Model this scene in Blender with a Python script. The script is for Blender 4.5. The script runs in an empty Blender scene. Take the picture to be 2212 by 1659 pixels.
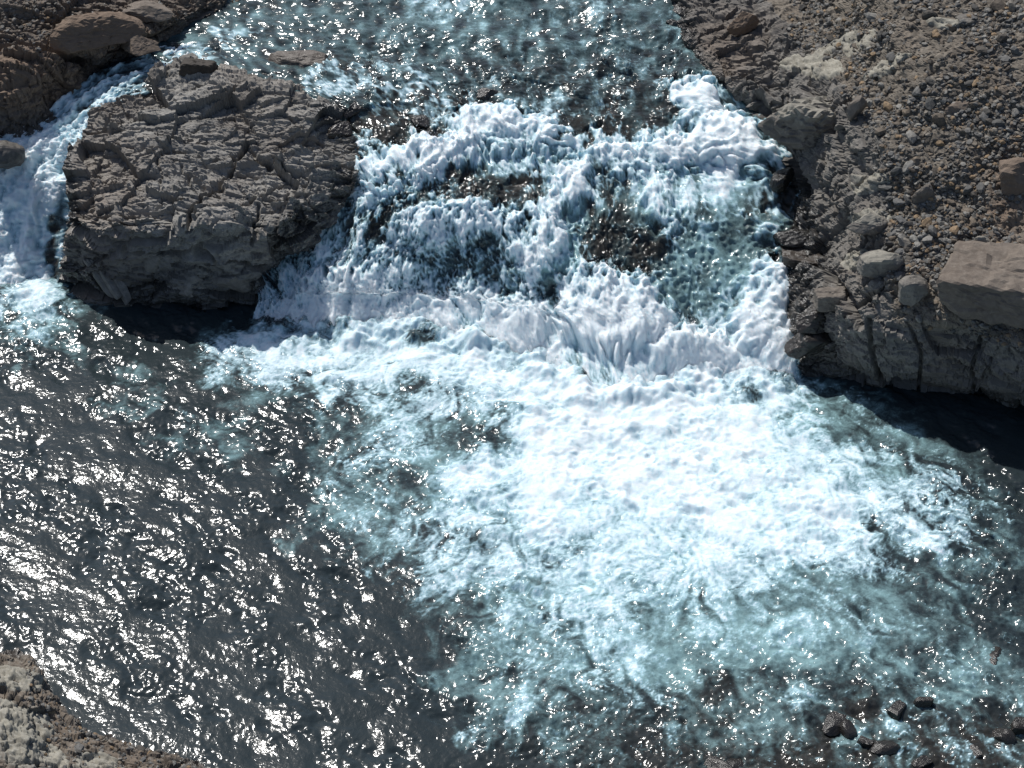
import bpy, math, random
import numpy as np
from mathutils import Vector, Matrix

# ------------------------------------------------------------------ camera, sky, sun, exposure
S = bpy.context.scene
PITCH = math.radians(40.0); DIST = 54.0; HALF = 14.5 / 54.0      # HALF = tan(hfov/2)
CAM = np.array([0.0, -DIST * math.cos(PITCH), DIST * math.sin(PITCH)])
cd = bpy.data.cameras.new('camera'); cam = bpy.data.objects.new('camera', cd)
S.collection.objects.link(cam)
cam.location = CAM; cam.rotation_euler = (math.pi / 2 - PITCH, 0, 0)
cd.sensor_width = 36.0; cd.lens = 18.0 / HALF; cd.clip_start = 0.5; cd.clip_end = 2000
S.camera = cam
SUN_EL = math.radians(52.0); SUN_AZ = math.radians(-32.0)         # azimuth from +y, negative to the left
w = bpy.data.worlds.new('World'); S.world = w; w.use_nodes = True
nt = w.node_tree; nt.nodes.clear()
sky = nt.nodes.new('ShaderNodeTexSky'); sky.sky_type = 'NISHITA'; sky.sun_disc = False
sky.sun_elevation = SUN_EL; sky.sun_rotation = SUN_AZ; sky.air_density = 0.85; sky.dust_density = 1.2
bg = nt.nodes.new('ShaderNodeBackground'); bg.inputs[1].default_value = 0.085
wo = nt.nodes.new('ShaderNodeOutputWorld')
nt.links.new(sky.outputs[0], bg.inputs[0]); nt.links.new(bg.outputs[0], wo.inputs[0])
sl = bpy.data.lights.new('sun', 'SUN'); sl.energy = 4.0; sl.angle = math.radians(0.53); sl.color = (1.0, 0.975, 0.935)
sun = bpy.data.objects.new('sun', sl); S.collection.objects.link(sun)
sd = Vector((math.sin(SUN_AZ) * math.cos(SUN_EL), math.cos(SUN_AZ) * math.cos(SUN_EL), math.sin(SUN_EL)))
sun.rotation_euler = sd.to_track_quat('Z', 'Y').to_euler(); sun.location = sd * 60
S.view_settings.view_transform = 'Standard'; S.view_settings.look = 'None'
S.view_settings.exposure = 0.10; S.view_settings.gamma = 1.0; S.view_settings.use_curve_mapping = False

# ------------------------------------------------------------------ numpy helpers
f32 = np.float32
FW = np.array([0, math.cos(PITCH), -math.sin(PITCH)]); UP = np.array([0, math.sin(PITCH), math.cos(PITCH)])
def at(X, Y, z):
    """survey: photo position (2212 x 1659 grid) at known height -> world point"""
    X = np.asarray(X, float); Y = np.asarray(Y, float); z = np.asarray(z, float)
    sx = (X - 1106) / 1106 * HALF; sy = -(Y - 829.5) / 1106 * HALF
    d = FW + sx[..., None] * np.array([1., 0, 0]) + sy[..., None] * UP
    t = (z - CAM[2]) / d[..., 2]
    return CAM + d * t[..., None]
def px(P):
    r = P - CAM; d = r @ FW
    return 1106 + 1106 * r[..., 0] / d / HALF, 829.5 - 1106 * (r @ UP) / d / HALF

def sstep(a, b, x):
    t = np.clip((x - a) / (b - a), 0, 1); return t * t * (3 - 2 * t)

_T = np.random.default_rng(5).random((64, 64, 64)).astype(f32)
def vnoise(P, s, seed=0, sc=(1, 1, 1)):
    Q = (P / (s * np.array(sc, float)) + seed * 17.37 + 1000).astype(np.float64)
    I = np.floor(Q).astype(np.int32); F = (Q - I).astype(f32); F = F * F * F * (F * (F * 6 - 15) + 10)
    i, j, k = I[:, 0] & 63, I[:, 1] & 63, I[:, 2] & 63
    i1, j1, k1 = (i + 1) & 63, (j + 1) & 63, (k + 1) & 63
    fx, fy, fz = F[:, 0], F[:, 1], F[:, 2]
    L = lambda a, b, t: a + (b - a) * t
    c0 = L(L(_T[i, j, k], _T[i1, j, k], fx), L(_T[i, j1, k], _T[i1, j1, k], fx), fy)
    c1 = L(L(_T[i, j, k1], _T[i1, j, k1], fx), L(_T[i, j1, k1], _T[i1, j1, k1], fx), fy)
    return L(c0, c1, fz) * 2 - 1
_R = np.array([[0.36, 0.48, -0.8], [-0.8, 0.60, 0.0], [0.48, 0.64, 0.6]])
def fbm(P, s, octv=4, seed=0, sc=(1, 1, 1), gain=0.5, ridge=False):
    a = 1.0; t = 0; tot = 0; Q = P / np.array(sc, float)
    for o in range(octv):
        n = vnoise(Q, s, seed + o)
        if ridge: n = 1 - 2 * np.abs(n)
        t = t + n * a; tot += a; a *= gain; s *= 0.5; Q = Q @ _R
    return t / tot
def _h(i, j, k, s):
    i = i.astype(np.int64); j = j.astype(np.int64); k = k.astype(np.int64)
    n = (i * 73856093) ^ (j * 19349663) ^ (k * 83492791) ^ (s * 2654435)
    n = (n ^ (n >> 13)) * 1274126177 & 0x7fffffff
    n = (n ^ (n >> 11)) * 668265263 & 0x7fffffff
    return n
def facets(P, s, sc=(1, 1, 1), seed=0, tilt=0.8, warp=0.25):
    """broken rock: every Voronoi block has its own level and tilted face; returns height (-1..1) and crack distance"""
    Q = P / (s * np.array(sc, float))
    if warp: 
        Q = Q + warp * np.stack([vnoise(Q, 1.3, seed + 31), vnoise(Q, 1.3, seed + 32), vnoise(Q, 1.3, seed + 33)], 1)
    I = np.floor(Q).astype(np.int32)
    n = len(Q); F1 = np.full(n, 9., f32); F2 = np.full(n, 9., f32); H = np.zeros(n, f32); R = np.zeros(n, f32)
    Qf = Q.astype(np.float64)
    for dx in (-1, 0, 1):
        for dy in (-1, 0, 1):
            for dz in (-1, 0, 1):
                a, b, c = I[:, 0] + dx, I[:, 1] + dy, I[:, 2] + dz
                h = _h(a, b, c, seed)
                jx = (h & 1023) / 1023.; jy = ((h >> 10) & 1023) / 1023.; jz = ((h >> 20) & 1023) / 1023.
                ex = Qf[:, 0] - a - jx; ey = Qf[:, 1] - b - jy; ez = Qf[:, 2] - c - jz
                d = np.sqrt(ex * ex + ey * ey + ez * ez).astype(f32)
                m = d < F1
                g = (h * 7919 + 12345) & 0xffffff
                lv = (g & 255) / 127.5 - 1; tx = ((g >> 8) & 255) / 127.5 - 1; ty = ((g >> 16) & 255) / 127.5 - 1
                hh = lv * 0.6 + tilt * (tx * ex + ty * ey + tx * ty * ez)
                F2 = np.where(m, F1, np.minimum(F2, d)); F1 = np.where(m, d, F1)
                H = np.where(m, hh, H); R = np.where(m, lv, R)
    return H.astype(f32), (F2 - F1).astype(f32), R.astype(f32)

def puffs(P, s, sc, seed):
    """cauliflower lumps: rounded domes meeting in sharp creases"""
    Q = P / (s * np.array(sc, float)); Q = Q + .45 * np.stack([vnoise(Q, 1.1, seed + 41), vnoise(Q, 1.1, seed + 42), vnoise(Q, 1.1, seed + 43)], 1)
    I = np.floor(Q).astype(np.int32); F1 = np.full(len(Q), 9., f32); Qf = Q.astype(f32)
    for dx in (-1, 0, 1):
        for dy in (-1, 0, 1):
            for dz in (-1, 0, 1):
                a, b, c = I[:, 0] + dx, I[:, 1] + dy, I[:, 2] + dz; h = _h(a, b, c, seed)
                ex = Qf[:, 0] - a - (h & 1023) / 1023.; ey = Qf[:, 1] - b - ((h >> 10) & 1023) / 1023.; ez = Qf[:, 2] - c - ((h >> 20) & 1023) / 1023.
                F1 = np.minimum(F1, (ex * ex + ey * ey + ez * ez).astype(f32))
    return .45 - F1

def spec(shape, dx, lo, hi, seed, ang=0., stretch=1., falloff=1.5, dy=None):
    """band limited random field on a grid; lo/hi wavelengths in metres; stretched along ang"""
    r = np.random.default_rng(seed); ny, nx = shape
    W = np.fft.rfft2(r.standard_normal(shape).astype(f32))
    ky = np.fft.fftfreq(ny, dy or dx)[:, None]; kx = np.fft.rfftfreq(nx, dx)[None, :]
    ca, sa = math.cos(ang), math.sin(ang)
    ka = kx * ca + ky * sa; kb = -kx * sa + ky * ca
    k = np.sqrt((ka * stretch) ** 2 + kb ** 2) + 1e-6
    A = np.where((k > 1 / hi) & (k < 1 / lo), k ** (-falloff), 0) + 0.0
    A = A * np.exp(-(1 / hi / k) ** 4 * 0.3)
    o = np.fft.irfft2(W * A, s=shape); return (o / o.std()).astype(f32)

def bilin(A, x, y):
    ny, nx = A.shape
    x = np.clip(x, 0, nx - 1.001); y = np.clip(y, 0, ny - 1.001)
    i = x.astype(np.int32); j = y.astype(np.int32); fx = (x - i).astype(f32); fy = (y - j).astype(f32)
    return (A[j, i] * (1 - fx) + A[j, i + 1] * fx) * (1 - fy) + (A[j + 1, i] * (1 - fx) + A[j + 1, i + 1] * fx) * fy
def lic(N, U, V, steps=12, h=1.0):
    ny, nx = N.shape; yy, xx = np.mgrid[0:ny, 0:nx].astype(f32)
    acc = N.copy(); wt = 1.0
    for s in (1, -1):
        x, y = xx.copy(), yy.copy()
        for i in range(steps):
            u = bilin(U, x, y); v = bilin(V, x, y); x += s * h * u; y += s * h * v
            acc += bilin(N, x, y)
    acc -= acc.mean(); return (acc / acc.std()).astype(f32)
def blur(A, r):
    ny, nx = A.shape
    ky = np.fft.fftfreq(ny)[:, None]; kx = np.fft.rfftfreq(nx)[None, :]
    return np.fft.irfft2(np.fft.rfft2(A) * np.exp(-2 * (math.pi * r) ** 2 * (kx * kx + ky * ky)), s=A.shape).astype(f32)

ZS = 0.64
def net(rows, step, zs=ZS):
    """control net [rows][cols] of (X, Y, z) -> fine world grid, spacing about step metres"""
    C = np.array(rows, float); k = zs(C[..., 0]) if callable(zs) else zs
    C[..., 2] = np.where(C[..., 2] > 0, C[..., 2] * k, C[..., 2]); P = at(C[..., 0], C[..., 1], C[..., 2])
    def cr(P, ax):
        P = np.moveaxis(P, ax, 0); n = len(P)
        L = np.linalg.norm(np.diff(P, axis=0), axis=-1); L = L.reshape(n - 1, -1).mean(1)
        out = []; T = 0.42
        for i in range(n - 1):
            a, b = P[i], P[i + 1]
            ma = (P[i + 1] - P[max(i - 1, 0)]) * T; mb = (P[min(i + 2, n - 1)] - P[i]) * T
            k = max(2, int(L[i] / step))
            for t in np.linspace(0, 1, k, endpoint=False):
                t2, t3 = t * t, t ** 3
                out.append((2 * t3 - 3 * t2 + 1) * a + (t3 - 2 * t2 + t) * ma + (-2 * t3 + 3 * t2) * b + (t3 - t2) * mb)
        out.append(P[-1]); return np.moveaxis(np.array(out), 0, ax)
    return cr(cr(P, 0), 1)
def normals(G):
    du = np.gradient(G, axis=1); dv = np.gradient(G, axis=0)
    n = np.cross(du, dv); n /= np.linalg.norm(n, axis=-1, keepdims=True) + 1e-9
    if n[..., 2].mean() < 0: n = -n
    return n

def setp(o, label=None, cat=None, group=None, kind=None):
    if label: o['label'] = label
    if cat: o['category'] = cat
    if group: o['group'] = group
    if kind: o['kind'] = kind
    return o
def raw_mesh(name, V, Fq, attrs=None, smooth=True, mat=None):
    me = bpy.data.meshes.new(name); V = np.ascontiguousarray(V, f32); Fq = np.ascontiguousarray(Fq, np.int32)
    nf, k = Fq.shape
    me.vertices.add(len(V)); me.vertices.foreach_set('co', V.ravel())
    me.loops.add(nf * k); me.loops.foreach_set('vertex_index', Fq.ravel())
    me.polygons.add(nf); me.polygons.foreach_set('loop_start', np.arange(0, nf * k, k, dtype=np.int32))
    try: me.polygons.foreach_set('loop_total', np.full(nf, k, np.int32))
    except Exception: pass
    me.update(calc_edges=True)
    me.polygons.foreach_set('use_smooth', np.full(nf, smooth, bool))
    for n, a in (attrs or {}).items():
        at_ = me.attributes.new(n, 'FLOAT', 'POINT'); at_.data.foreach_set('value', np.ascontiguousarray(a, f32).ravel())
    if mat: me.materials.append(mat)
    me.validate(); return me
def link(name, me, parent=None):
    o = bpy.data.objects.new(name, me); S.collection.objects.link(o)
    if parent: o.parent = parent
    return o
def grid_obj(name, G, attrs, mat, smooth=True, keep=None, parent=None):
    ny, nx = G.shape[:2]
    idx = np.arange(ny * nx).reshape(ny, nx)
    a, b, c, d = idx[:-1, :-1], idx[:-1, 1:], idx[1:, 1:], idx[1:, :-1]
    n = np.cross(G[0, 1] - G[0, 0], G[1, 0] - G[0, 0])
    mid = (ny // 2, nx // 2)
    du = np.gradient(G, axis=1); dv = np.gradient(G, axis=0)
    up = np.cross(du, dv)[..., 2].mean() > 0
    F = np.stack([a, b, c, d] if up else [a, d, c, b], -1)
    F = F[keep] if keep is not None else F.reshape(-1, 4)
    F = F.reshape(-1, 4); V = G.reshape(-1, 3)
    used = np.zeros(len(V), bool); used[F.ravel()] = True
    mp = np.cumsum(used) - 1
    return link(name, raw_mesh(name, V[used], mp[F], {k: v.ravel()[used] for k, v in attrs.items()}, smooth, mat), parent)

def blobs(X, Y, L):
    """soft coverage from ellipses (cx, cy, rx, ry, angle_deg, value); positive adds, negative removes"""
    m = np.zeros(X.shape, f32)
    for cx, cy, rx, ry, a, v in L:
        t = math.radians(a); dx = X - cx; dy = Y - cy
        u = (dx * math.cos(t) + dy * math.sin(t)) / rx; q = (-dx * math.sin(t) + dy * math.cos(t)) / ry
        g = 1 - sstep(0.45, 1.25, np.sqrt(u * u + q * q))
        m = m + g * (v - m) if v >= 0 else m * (1 + g * v)
    return m
def inpoly(X, Y, pts):
    r = np.zeros(X.shape, bool); n = len(pts)
    for i in range(n):
        x0, y0 = pts[i]; x1, y1 = pts[(i + 1) % n]
        if y0 == y1: continue
        c = ((y0 > Y) != (y1 > Y)) & (X < (x1 - x0) * (Y - y0) / (y1 - y0) + x0); r ^= c
    return r

# ------------------------------------------------------------------ materials
class M:
    def __init__(s, name):
        s.m = bpy.data.materials.new(name); s.m.use_nodes = True; s.t = s.m.node_tree; s.t.nodes.clear()
        s.out = s.n('ShaderNodeOutputMaterial')
    def n(s, k, **kw):
        x = s.t.nodes.new(k)
        for a, b in kw.items(): setattr(x, a, b)
        return x
    def put(s, inp, v):
        if hasattr(v, 'is_output') or isinstance(v, bpy.types.NodeSocket): s.t.links.new(v, inp)
        elif isinstance(v, (tuple, list)) and len(v) == 3 and inp.type == 'RGBA': inp.default_value = (*v, 1)
        else: inp.default_value = v
    def attr(s, name): return s.n('ShaderNodeAttribute', attribute_name=name).outputs['Fac']
    def pos(s, sc=(1, 1, 1), obj=False):
        g = s.n('ShaderNodeTexCoord').outputs['Object'] if obj else s.n('ShaderNodeNewGeometry').outputs['Position']
        mp = s.n('ShaderNodeMapping'); s.put(mp.inputs['Vector'], g); mp.inputs['Scale'].default_value = sc
        return mp.outputs[0]
    def noise(s, scale, vec, detail=4, rough=0.55, dist=0., typ='FBM'):
        x = s.n('ShaderNodeTexNoise'); x.noise_type = typ
        s.put(x.inputs['Vector'], vec); x.inputs['Scale'].default_value = scale; x.inputs['Detail'].default_value = detail
        x.inputs['Roughness'].default_value = rough; x.inputs['Distortion'].default_value = dist
        return x.outputs['Fac']
    def vor(s, scale, vec, feat='F1', out='Distance', rnd=1.0):
        x = s.n('ShaderNodeTexVoronoi'); x.feature = feat; s.put(x.inputs['Vector'], vec); x.inputs['Scale'].default_value = scale
        x.inputs['Randomness'].default_value = rnd
        return x.outputs[out]
    def math(s, op, a, b=0., c=None, clamp=False):
        x = s.n('ShaderNodeMath', operation=op, use_clamp=clamp); s.put(x.inputs[0], a); s.put(x.inputs[1], b)
        if c is not None: s.put(x.inputs[2], c)
        return x.outputs[0]
    def ramp(s, fac, a, b, lo=0., hi=1.):
        x = s.n('ShaderNodeMapRange', interpolation_type='SMOOTHSTEP'); s.put(x.inputs['Value'], fac)
        s.put(x.inputs['From Min'], a); s.put(x.inputs['From Max'], b); s.put(x.inputs['To Min'], lo); s.put(x.inputs['To Max'], hi)
        return x.outputs[0]
    def mix(s, fac, a, b):
        x = s.n('ShaderNodeMix', data_type='RGBA'); s.put(x.inputs['Factor'], fac); s.put(x.inputs[6], a); s.put(x.inputs[7], b)
        return x.outputs[2]
    def bump(s, h, strength, dist, nrm=None):
        x = s.n('ShaderNodeBump'); s.put(x.inputs['Height'], h); s.put(x.inputs['Strength'], strength)
        x.inputs['Distance'].default_value = dist
        if nrm: s.put(x.inputs['Normal'], nrm)
        return x.outputs[0]
    def bsdf(s, color, rough, spec=0.5, ior=1.45, nrm=None, **kw):
        x = s.n('ShaderNodeBsdfPrincipled'); s.put(x.inputs['Base Color'], color); s.put(x.inputs['Roughness'], rough)
        s.put(x.inputs['Specular IOR Level'], spec); s.put(x.inputs['IOR'], ior)
        if nrm: s.put(x.inputs['Normal'], nrm)
        for k, v in kw.items(): s.put(x.inputs[k.replace('_', ' ')], v)
        return x.outputs[0]
    def mixs(s, f, a, b):
        x = s.n('ShaderNodeMixShader'); s.put(x.inputs[0], f); s.put(x.inputs[1], a); s.put(x.inputs[2], b); return x.outputs[0]
    def done(s, sh): s.t.links.new(sh, s.out.inputs['Surface']); return s.m

def water_mat():
    m = M('river_water'); foam = m.attr('foam'); aer = m.attr('aer'); bed = m.attr('bed')
    p = m.pos(); fine = m.noise(9, p, 5, 0.65, 0.8); fine2 = m.noise(28, p, 3, 0.6)
    stones = m.vor(5.5, m.pos((1, 1.3, 1)), 'F1', 'Color')
    # body colour of the water: clear and dark, stony bed where shallow, milky turquoise where full of air
    deep = m.mix(m.noise(0.5, p, 2), (0.018, 0.026, 0.029), (0.030, 0.041, 0.045))
    bedc = m.mix(m.noise(5, p, 4, 0.7), (0.010, 0.010, 0.009), (0.046, 0.042, 0.036))
    c = m.mix(bed, deep, bedc)
    a2 = m.ramp(m.math('ADD', aer, m.math('MULTIPLY', m.math('SUBTRACT', fine, 0.5), 0.5)), 0.05, 1.0)
    c = m.mix(a2, c, m.mix(fine, (0.15, 0.285, 0.30), (0.31, 0.47, 0.49)))
    h = m.noise(9, p, 3, 0.5, 0.6)
    nb = m.bump(h, 0.24, 0.05)
    wat = m.mixs(0.07, m.bsdf(c, 0.13, 0.5, 1.33, nb), m.bsdf(c, 0.36, 0.5, 1.33, nb))
    # foam
    t = m.math('ADD', foam, m.math('MULTIPLY', m.math('SUBTRACT', fine, 0.5), 0.42))
    t = m.math('ADD', t, m.math('MULTIPLY', m.math('SUBTRACT', fine2, 0.5), 0.25))
    f = m.ramp(t, 0.08, 0.95)
    fb = m.bump(m.math('ADD', fine, m.math('MULTIPLY', fine2, 0.3)), 0.35, 0.07)
    fc = m.mix(m.ramp(t, 0.35, 1.35), (0.44, 0.66, 0.74), (0.81, 0.875, 0.905))
    fo = m.bsdf(fc, 0.5, 0.25, 1.33, fb, Subsurface_Weight=0.8, Subsurface_Scale=0.12)
    fo.node.inputs['Subsurface Radius'].default_value = (.8, .95, 1.0)
    return m.done(m.mixs(f, wat, fo))

def rock_mat(name, c1, c2, c3, scale=1.0, speck=0.3, obj=False, ochre=0.0):
    m = M(name); p = m.pos(obj=obj); wet = m.attr('wet'); moss = m.attr('moss'); tone = m.attr('tone')
    n1 = m.noise(0.6 * scale, p, 5, 0.6); n2 = m.noise(4 * scale, p, 6, 0.7, 0.5); n3 = m.noise(22 * scale, p, 4, 0.7)
    c = m.mix(m.ramp(n1, 0.35, 0.65), c1, c2); c = m.mix(m.ramp(n2, 0.42, 0.75), c, c3)
    c = m.mix(m.ramp(n3, 0.5, 0.8, 0, speck), c, (0.30, 0.28, 0.25))
    c = m.mix(m.ramp(m.noise(11 * scale, p, 3, 0.6), 0.55, 0.75, 0, 0.45), c, tuple(0.45 * x for x in c1))
    c = m.mix(m.math('MULTIPLY', tone, 1.0), c, m.mix(n2, (0.13, 0.09, 0.062), (0.22, 0.165, 0.125)))
    mc = m.mix(m.noise(9, p, 5, 0.7), (0.15, 0.14, 0.115), (0.34, 0.32, 0.275))
    mf = m.ramp(m.math('ADD', moss, m.math('MULTIPLY', m.math('SUBTRACT', n2, 0.5), 1.1)), 0.35, 0.65)
    c = m.mix(mf, c, mc)
    dark = m.mix(0.72, c, (0.008, 0.008, 0.008))
    c = m.mix(wet, c, dark)
    h = m.math('ADD', n2, m.math('MULTIPLY', n3, 0.4))
    nb = m.bump(h, 0.7, 0.05 / scale)
    return m.done(m.bsdf(c, m.ramp(wet, 0, 1, 0.85, 0.26), m.ramp(wet, 0, 1, 0.3, 0.6), 1.45, nb))

def stone_mat(name, cols, mul=1.0):
    m = M(name); p = m.pos(obj=True)
    rnd = m.n('ShaderNodeObjectInfo').outputs['Random']
    isl = m.n('ShaderNodeNewGeometry').outputs['Random Per Island']
    r = m.math('FRACT', m.math('ADD', rnd, isl))
    cr = m.n('ShaderNodeValToRGB'); cr.color_ramp.interpolation = 'CONSTANT'
    e = cr.color_ramp.elements; e[0].position = 0; e[0].color = (*cols[0], 1); e[1].position = 1 / len(cols); e[1].color = (*cols[1], 1)
    for i, c in enumerate(cols[2:]): x = e.new((i + 2) / len(cols)); x.color = (*c, 1)
    m.put(cr.inputs[0], r)
    n = m.noise(14, m.pos(), 4, 0.7)
    c = m.mix(m.ramp(n, 0.35, 0.75, 0, 0.6), cr.outputs[0], (0.045, 0.043, 0.04))
    return m.done(m.bsdf(c, 0.8, 0.3, 1.45, m.bump(n, 0.5, 0.03)))

WATER = water_mat()
ROCK = rock_mat('basalt_outcrop', (0.195, 0.184, 0.166), (0.27, 0.256, 0.232), (0.34, 0.323, 0.293))
BROWN = rock_mat('brown_basalt', (0.115, 0.096, 0.078), (0.165, 0.135, 0.108), (0.22, 0.185, 0.155))
SCREE = rock_mat('scree_ground', (0.118, 0.101, 0.081), (0.168, 0.144, 0.115), (0.25, 0.222, 0.185), 2.0, 0.6)
GREYB = rock_mat('grey_boulder', (0.12, 0.11, 0.098), (0.18, 0.165, 0.145), (0.25, 0.23, 0.20), 1.4)
DARKB = rock_mat('dark_wet_rock', (0.03, 0.027, 0.024), (0.05, 0.045, 0.038), (0.08, 0.07, 0.06), 1.4, 0.1)
MOSS = rock_mat('woolly_moss', (0.20, 0.185, 0.15), (0.28, 0.265, 0.22), (0.38, 0.36, 0.31), 3.0, 0.2)
SC = [('slate grey', (0.12, 0.118, 0.112)), ('grey', (0.17, 0.165, 0.155)), ('charcoal', (0.078, 0.074, 0.068)), ('pale tan', (0.24, 0.215, 0.18)), ('brown', (0.14, 0.115, 0.09)),
      ('light grey', (0.27, 0.26, 0.235)), ('dark grey', (0.10, 0.10, 0.095)), ('ochre', (0.27, 0.19, 0.115)), ('cool grey', (0.145, 0.143, 0.138)), ('buff', (0.20, 0.16, 0.12)), ('umber', (0.09, 0.08, 0.068)), ('stone grey', (0.23, 0.22, 0.20))]
STONES = stone_mat('scree_stone', [c for _, c in SC])
STONE1 = [stone_mat('stone_' + n.replace(' ', '_'), [c, c]) for n, c in SC]

# ------------------------------------------------------------------ the pool below the falls
def shp(r, k): return np.sign(r) * np.abs(r) ** k
DX = 0.041
ya = at(1106, 1790, 0)[1]; yb = at(1106, 560, 0)[1]
nx = int(37.0 / DX); ny = int((yb - ya) / DX)
gx = (np.arange(nx) - nx / 2) * DX; gy = ya + np.arange(ny) * DX
PX, PY = np.meshgrid(gx, gy); PG = np.stack([PX, PY, np.zeros_like(PX)], -1)
X, Y = px(PG); X = X.astype(f32); Y = Y.astype(f32)
wX = 55 * spec((ny, nx), DX, .5, 5, 11); wY = 38 * spec((ny, nx), DX, .5, 5, 12)     # torn outlines
Xw, Yw = X + wX * 0.8, Y + wY * 0.8
cov = blobs(Xw, Yw, [
    (800, 745, 330, 85, 0, 1.0), (1000, 770, 260, 60, 5, 1.05), (1250, 830, 260, 60, 8, 1.1), (1500, 840, 260, 60, 0, 1.1), (1660, 840, 90, 40, 0, .9), (620, 780, 170, 85, 0, .95), (700, 830, 200, 45, 5, .8), (960, 800, 260, 90, 8, 1.0),
    (830, 920, 75, 120, 12, .62), (740, 1060, 60, 60, 0, .45),
    (1380, 900, 420, 150, 0, 1.1), (1430, 1060, 540, 190, 6, 1.15), (1200, 1180, 360, 110, -4, .92), (960, 1110, 190, 45, -6, .7),
    (1830, 1080, 270, 135, 8, 1.0), (1720, 1190, 270, 80, -6, .95), (1940, 1080, 150, 80, 20, .85), (1330, 1290, 250, 100, 0, .8), (1360, 1390, 150, 100, 0, .62),
    (1400, 1500, 100, 55, 0, .42), (1160, 1440, 170, 90, 20, .32), (930, 1240, 140, 35, 0, .62), (1640, 1320, 300, 55, 0, .42), (1120, 1540, 120, 70, 0, .40), (1950, 1400, 240, 30, 5, .38), (1700, 1480, 160, 40, 0, .28),
    (30, 650, 150, 75, 0, 1.0), (90, 700, 110, 40, 0, .6), (380, 900, 120, 35, 10, .35),
    (2050, 1540, 80, 26, 5, .62), (1960, 1585, 60, 20, 0, .45), (1950, 1640, 70, 22, 0, .45), (2090, 1612, 65, 22, 0, .55), (2190, 1620, 60, 40, 0, .6), (1750, 1475, 60, 16, 0, .5), (2150, 1560, 60, 20, 0, .3),
    (2030, 1528, 42, 16, 10, .5), (1975, 1545, 40, 12, 0, .5), (1850, 1592, 46, 14, 20, .4), (1925, 1628, 70, 14, 0, .45), (2175, 1604, 50, 18, 0, .5), (2120, 1637, 44, 12, 0, .4), (1600, 1640, 50, 14, 0, .4),
    (920, 722, 160, 44, 0, 1.05), (990, 945, 150, 58, -22, -1.0), (620, 905, 170, 48, 5, -1.0), (930, 1000, 120, 42, -22, -.85), (540, 830, 60, 30, 0, -.4), (1500, 1235, 60, 18, 0, -.35), (1180, 1180, 70, 22, 0, -.45), (1090, 1210, 70, 22, 0, -.5), (1250, 1460, 60, 45, 0, -.5), (1280, 1270, 60, 20, 0, -.4),
    (1830, 860, 160, 45, 20, -.9), (1990, 1170, 110, 28, -25, -.5)])
aer = blobs(Xw, Yw, [
    (1400, 1050, 700, 300, 0, .75), (1560, 1360, 560, 160, 4, .72), (1150, 1420, 250, 130, 10, .60), (1130, 1560, 160, 90, 0, .42), (830, 980, 120, 170, 20, .5), (760, 1110, 170, 60, 0, .42),
    (430, 930, 210, 80, 20, .38), (250, 800, 200, 50, 15, .25), (2050, 1420, 260, 110, 10, .42), (2100, 1240, 150, 110, 0, .3), (880, 1200, 230, 60, 0, .36), (1550, 1530, 300, 70, 0, .35),
    (60, 670, 220, 90, 0, .5), (1000, 955, 140, 55, -20, -.85), (640, 905, 150, 45, 0, -.8), (1250, 1480, 60, 45, 0, -.5)])
shal = sstep(1430, 1620, Yw) * sstep(900, 1700, Xw) * 0.9
# currents: fan out from the foot of the falls, drift down right on the left side
s0 = at(1330, 560, 0); dxr = PX - s0[0]; dyr = PY - s0[1]; L = np.hypot(dxr, dyr) + .1
U = (dxr * 1.35 / L).astype(f32); V = (dyr / L).astype(f32)
wl = (1 - sstep(500, 1000, X)).astype(f32)
U = U * (1 - wl) + wl * 0.66; V = V * (1 - wl) - wl * 0.75
sw = spec((ny, nx), DX, .8, 6, 21); gyv, gxv = np.gradient(sw, DX)
U += gyv * 0.42; V -= gxv * 0.42; Lm = np.hypot(U, V) + 1e-3; U /= Lm; V /= Lm
def swirl(A, a1, a2, seed):
    """pulls a field through eddies of two sizes"""
    yy, xx = np.mgrid[0:A.shape[0], 0:A.shape[1]].astype(f32)
    p1 = spec(A.shape, DX, .9, 3.5, seed); p2 = spec(A.shape, DX, .3, 1.1, seed + 1)
    ay, ax = np.gradient(p1); by, bx = np.gradient(p2)
    k1 = a1 / DX / (np.hypot(ax, ay).mean() + 1e-6); k2 = a2 / DX / (np.hypot(bx, by).mean() + 1e-6)
    return bilin(A, xx + ay * k1 + by * k2, yy - ax * k1 - bx * k2)
st = lic(spec((ny, nx), DX, .085, .35, 31, falloff=.2), U, V, 7, 1.0)
st2 = lic(spec((ny, nx), DX, .2, 1.3, 32, falloff=.8), U, V, 16, 2.0)
st3 = swirl(lic(spec((ny, nx), DX, .1, .8, 37, falloff=.5), U, V, 12, 1.5), .25, .10, 38)
rg = swirl(1 - np.abs(spec((ny, nx), DX, .35, 2.2, 33, falloff=1.4)) * 1.25, .3, .12, 301)
rg2 = swirl(1 - np.abs(spec((ny, nx), DX, .14, .8, 34, falloff=1.1)) * 1.25, .2, .08, 303)
rg3 = 1 - np.abs(swirl(spec((ny, nx), DX, .11, .45, 39, falloff=.6), .15, .06, 305)) * 1.3
turb = spec((ny, nx), DX, .4, 3.5, 35, falloff=1.7)
cov = np.clip(blur(cov, 5) * 1.02, 0, 1.2)
c_ = np.clip(cov, 0, 1)
nz = .26 * st + .42 * st2 + .34 * st3 + .40 * rg + .34 * rg2 + .22 * rg3 + .30 * turb
amp = .20 + .62 * c_ * (1.18 - c_) * 2
foam = cov - .12 + (nz * .42 - .08) * amp * sstep(0, .12, cov)
edge = np.clip(sstep(.01, .25, blur(cov, 22)) + .85 * sstep(1400, 1620, Yw) * sstep(820, 1500, 2 * Xw - X) + .5 * sstep(.08, .5, aer) + .55 * sstep(1900, 2050, X) * sstep(1000, 1100, Y), 0, 1)
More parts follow.
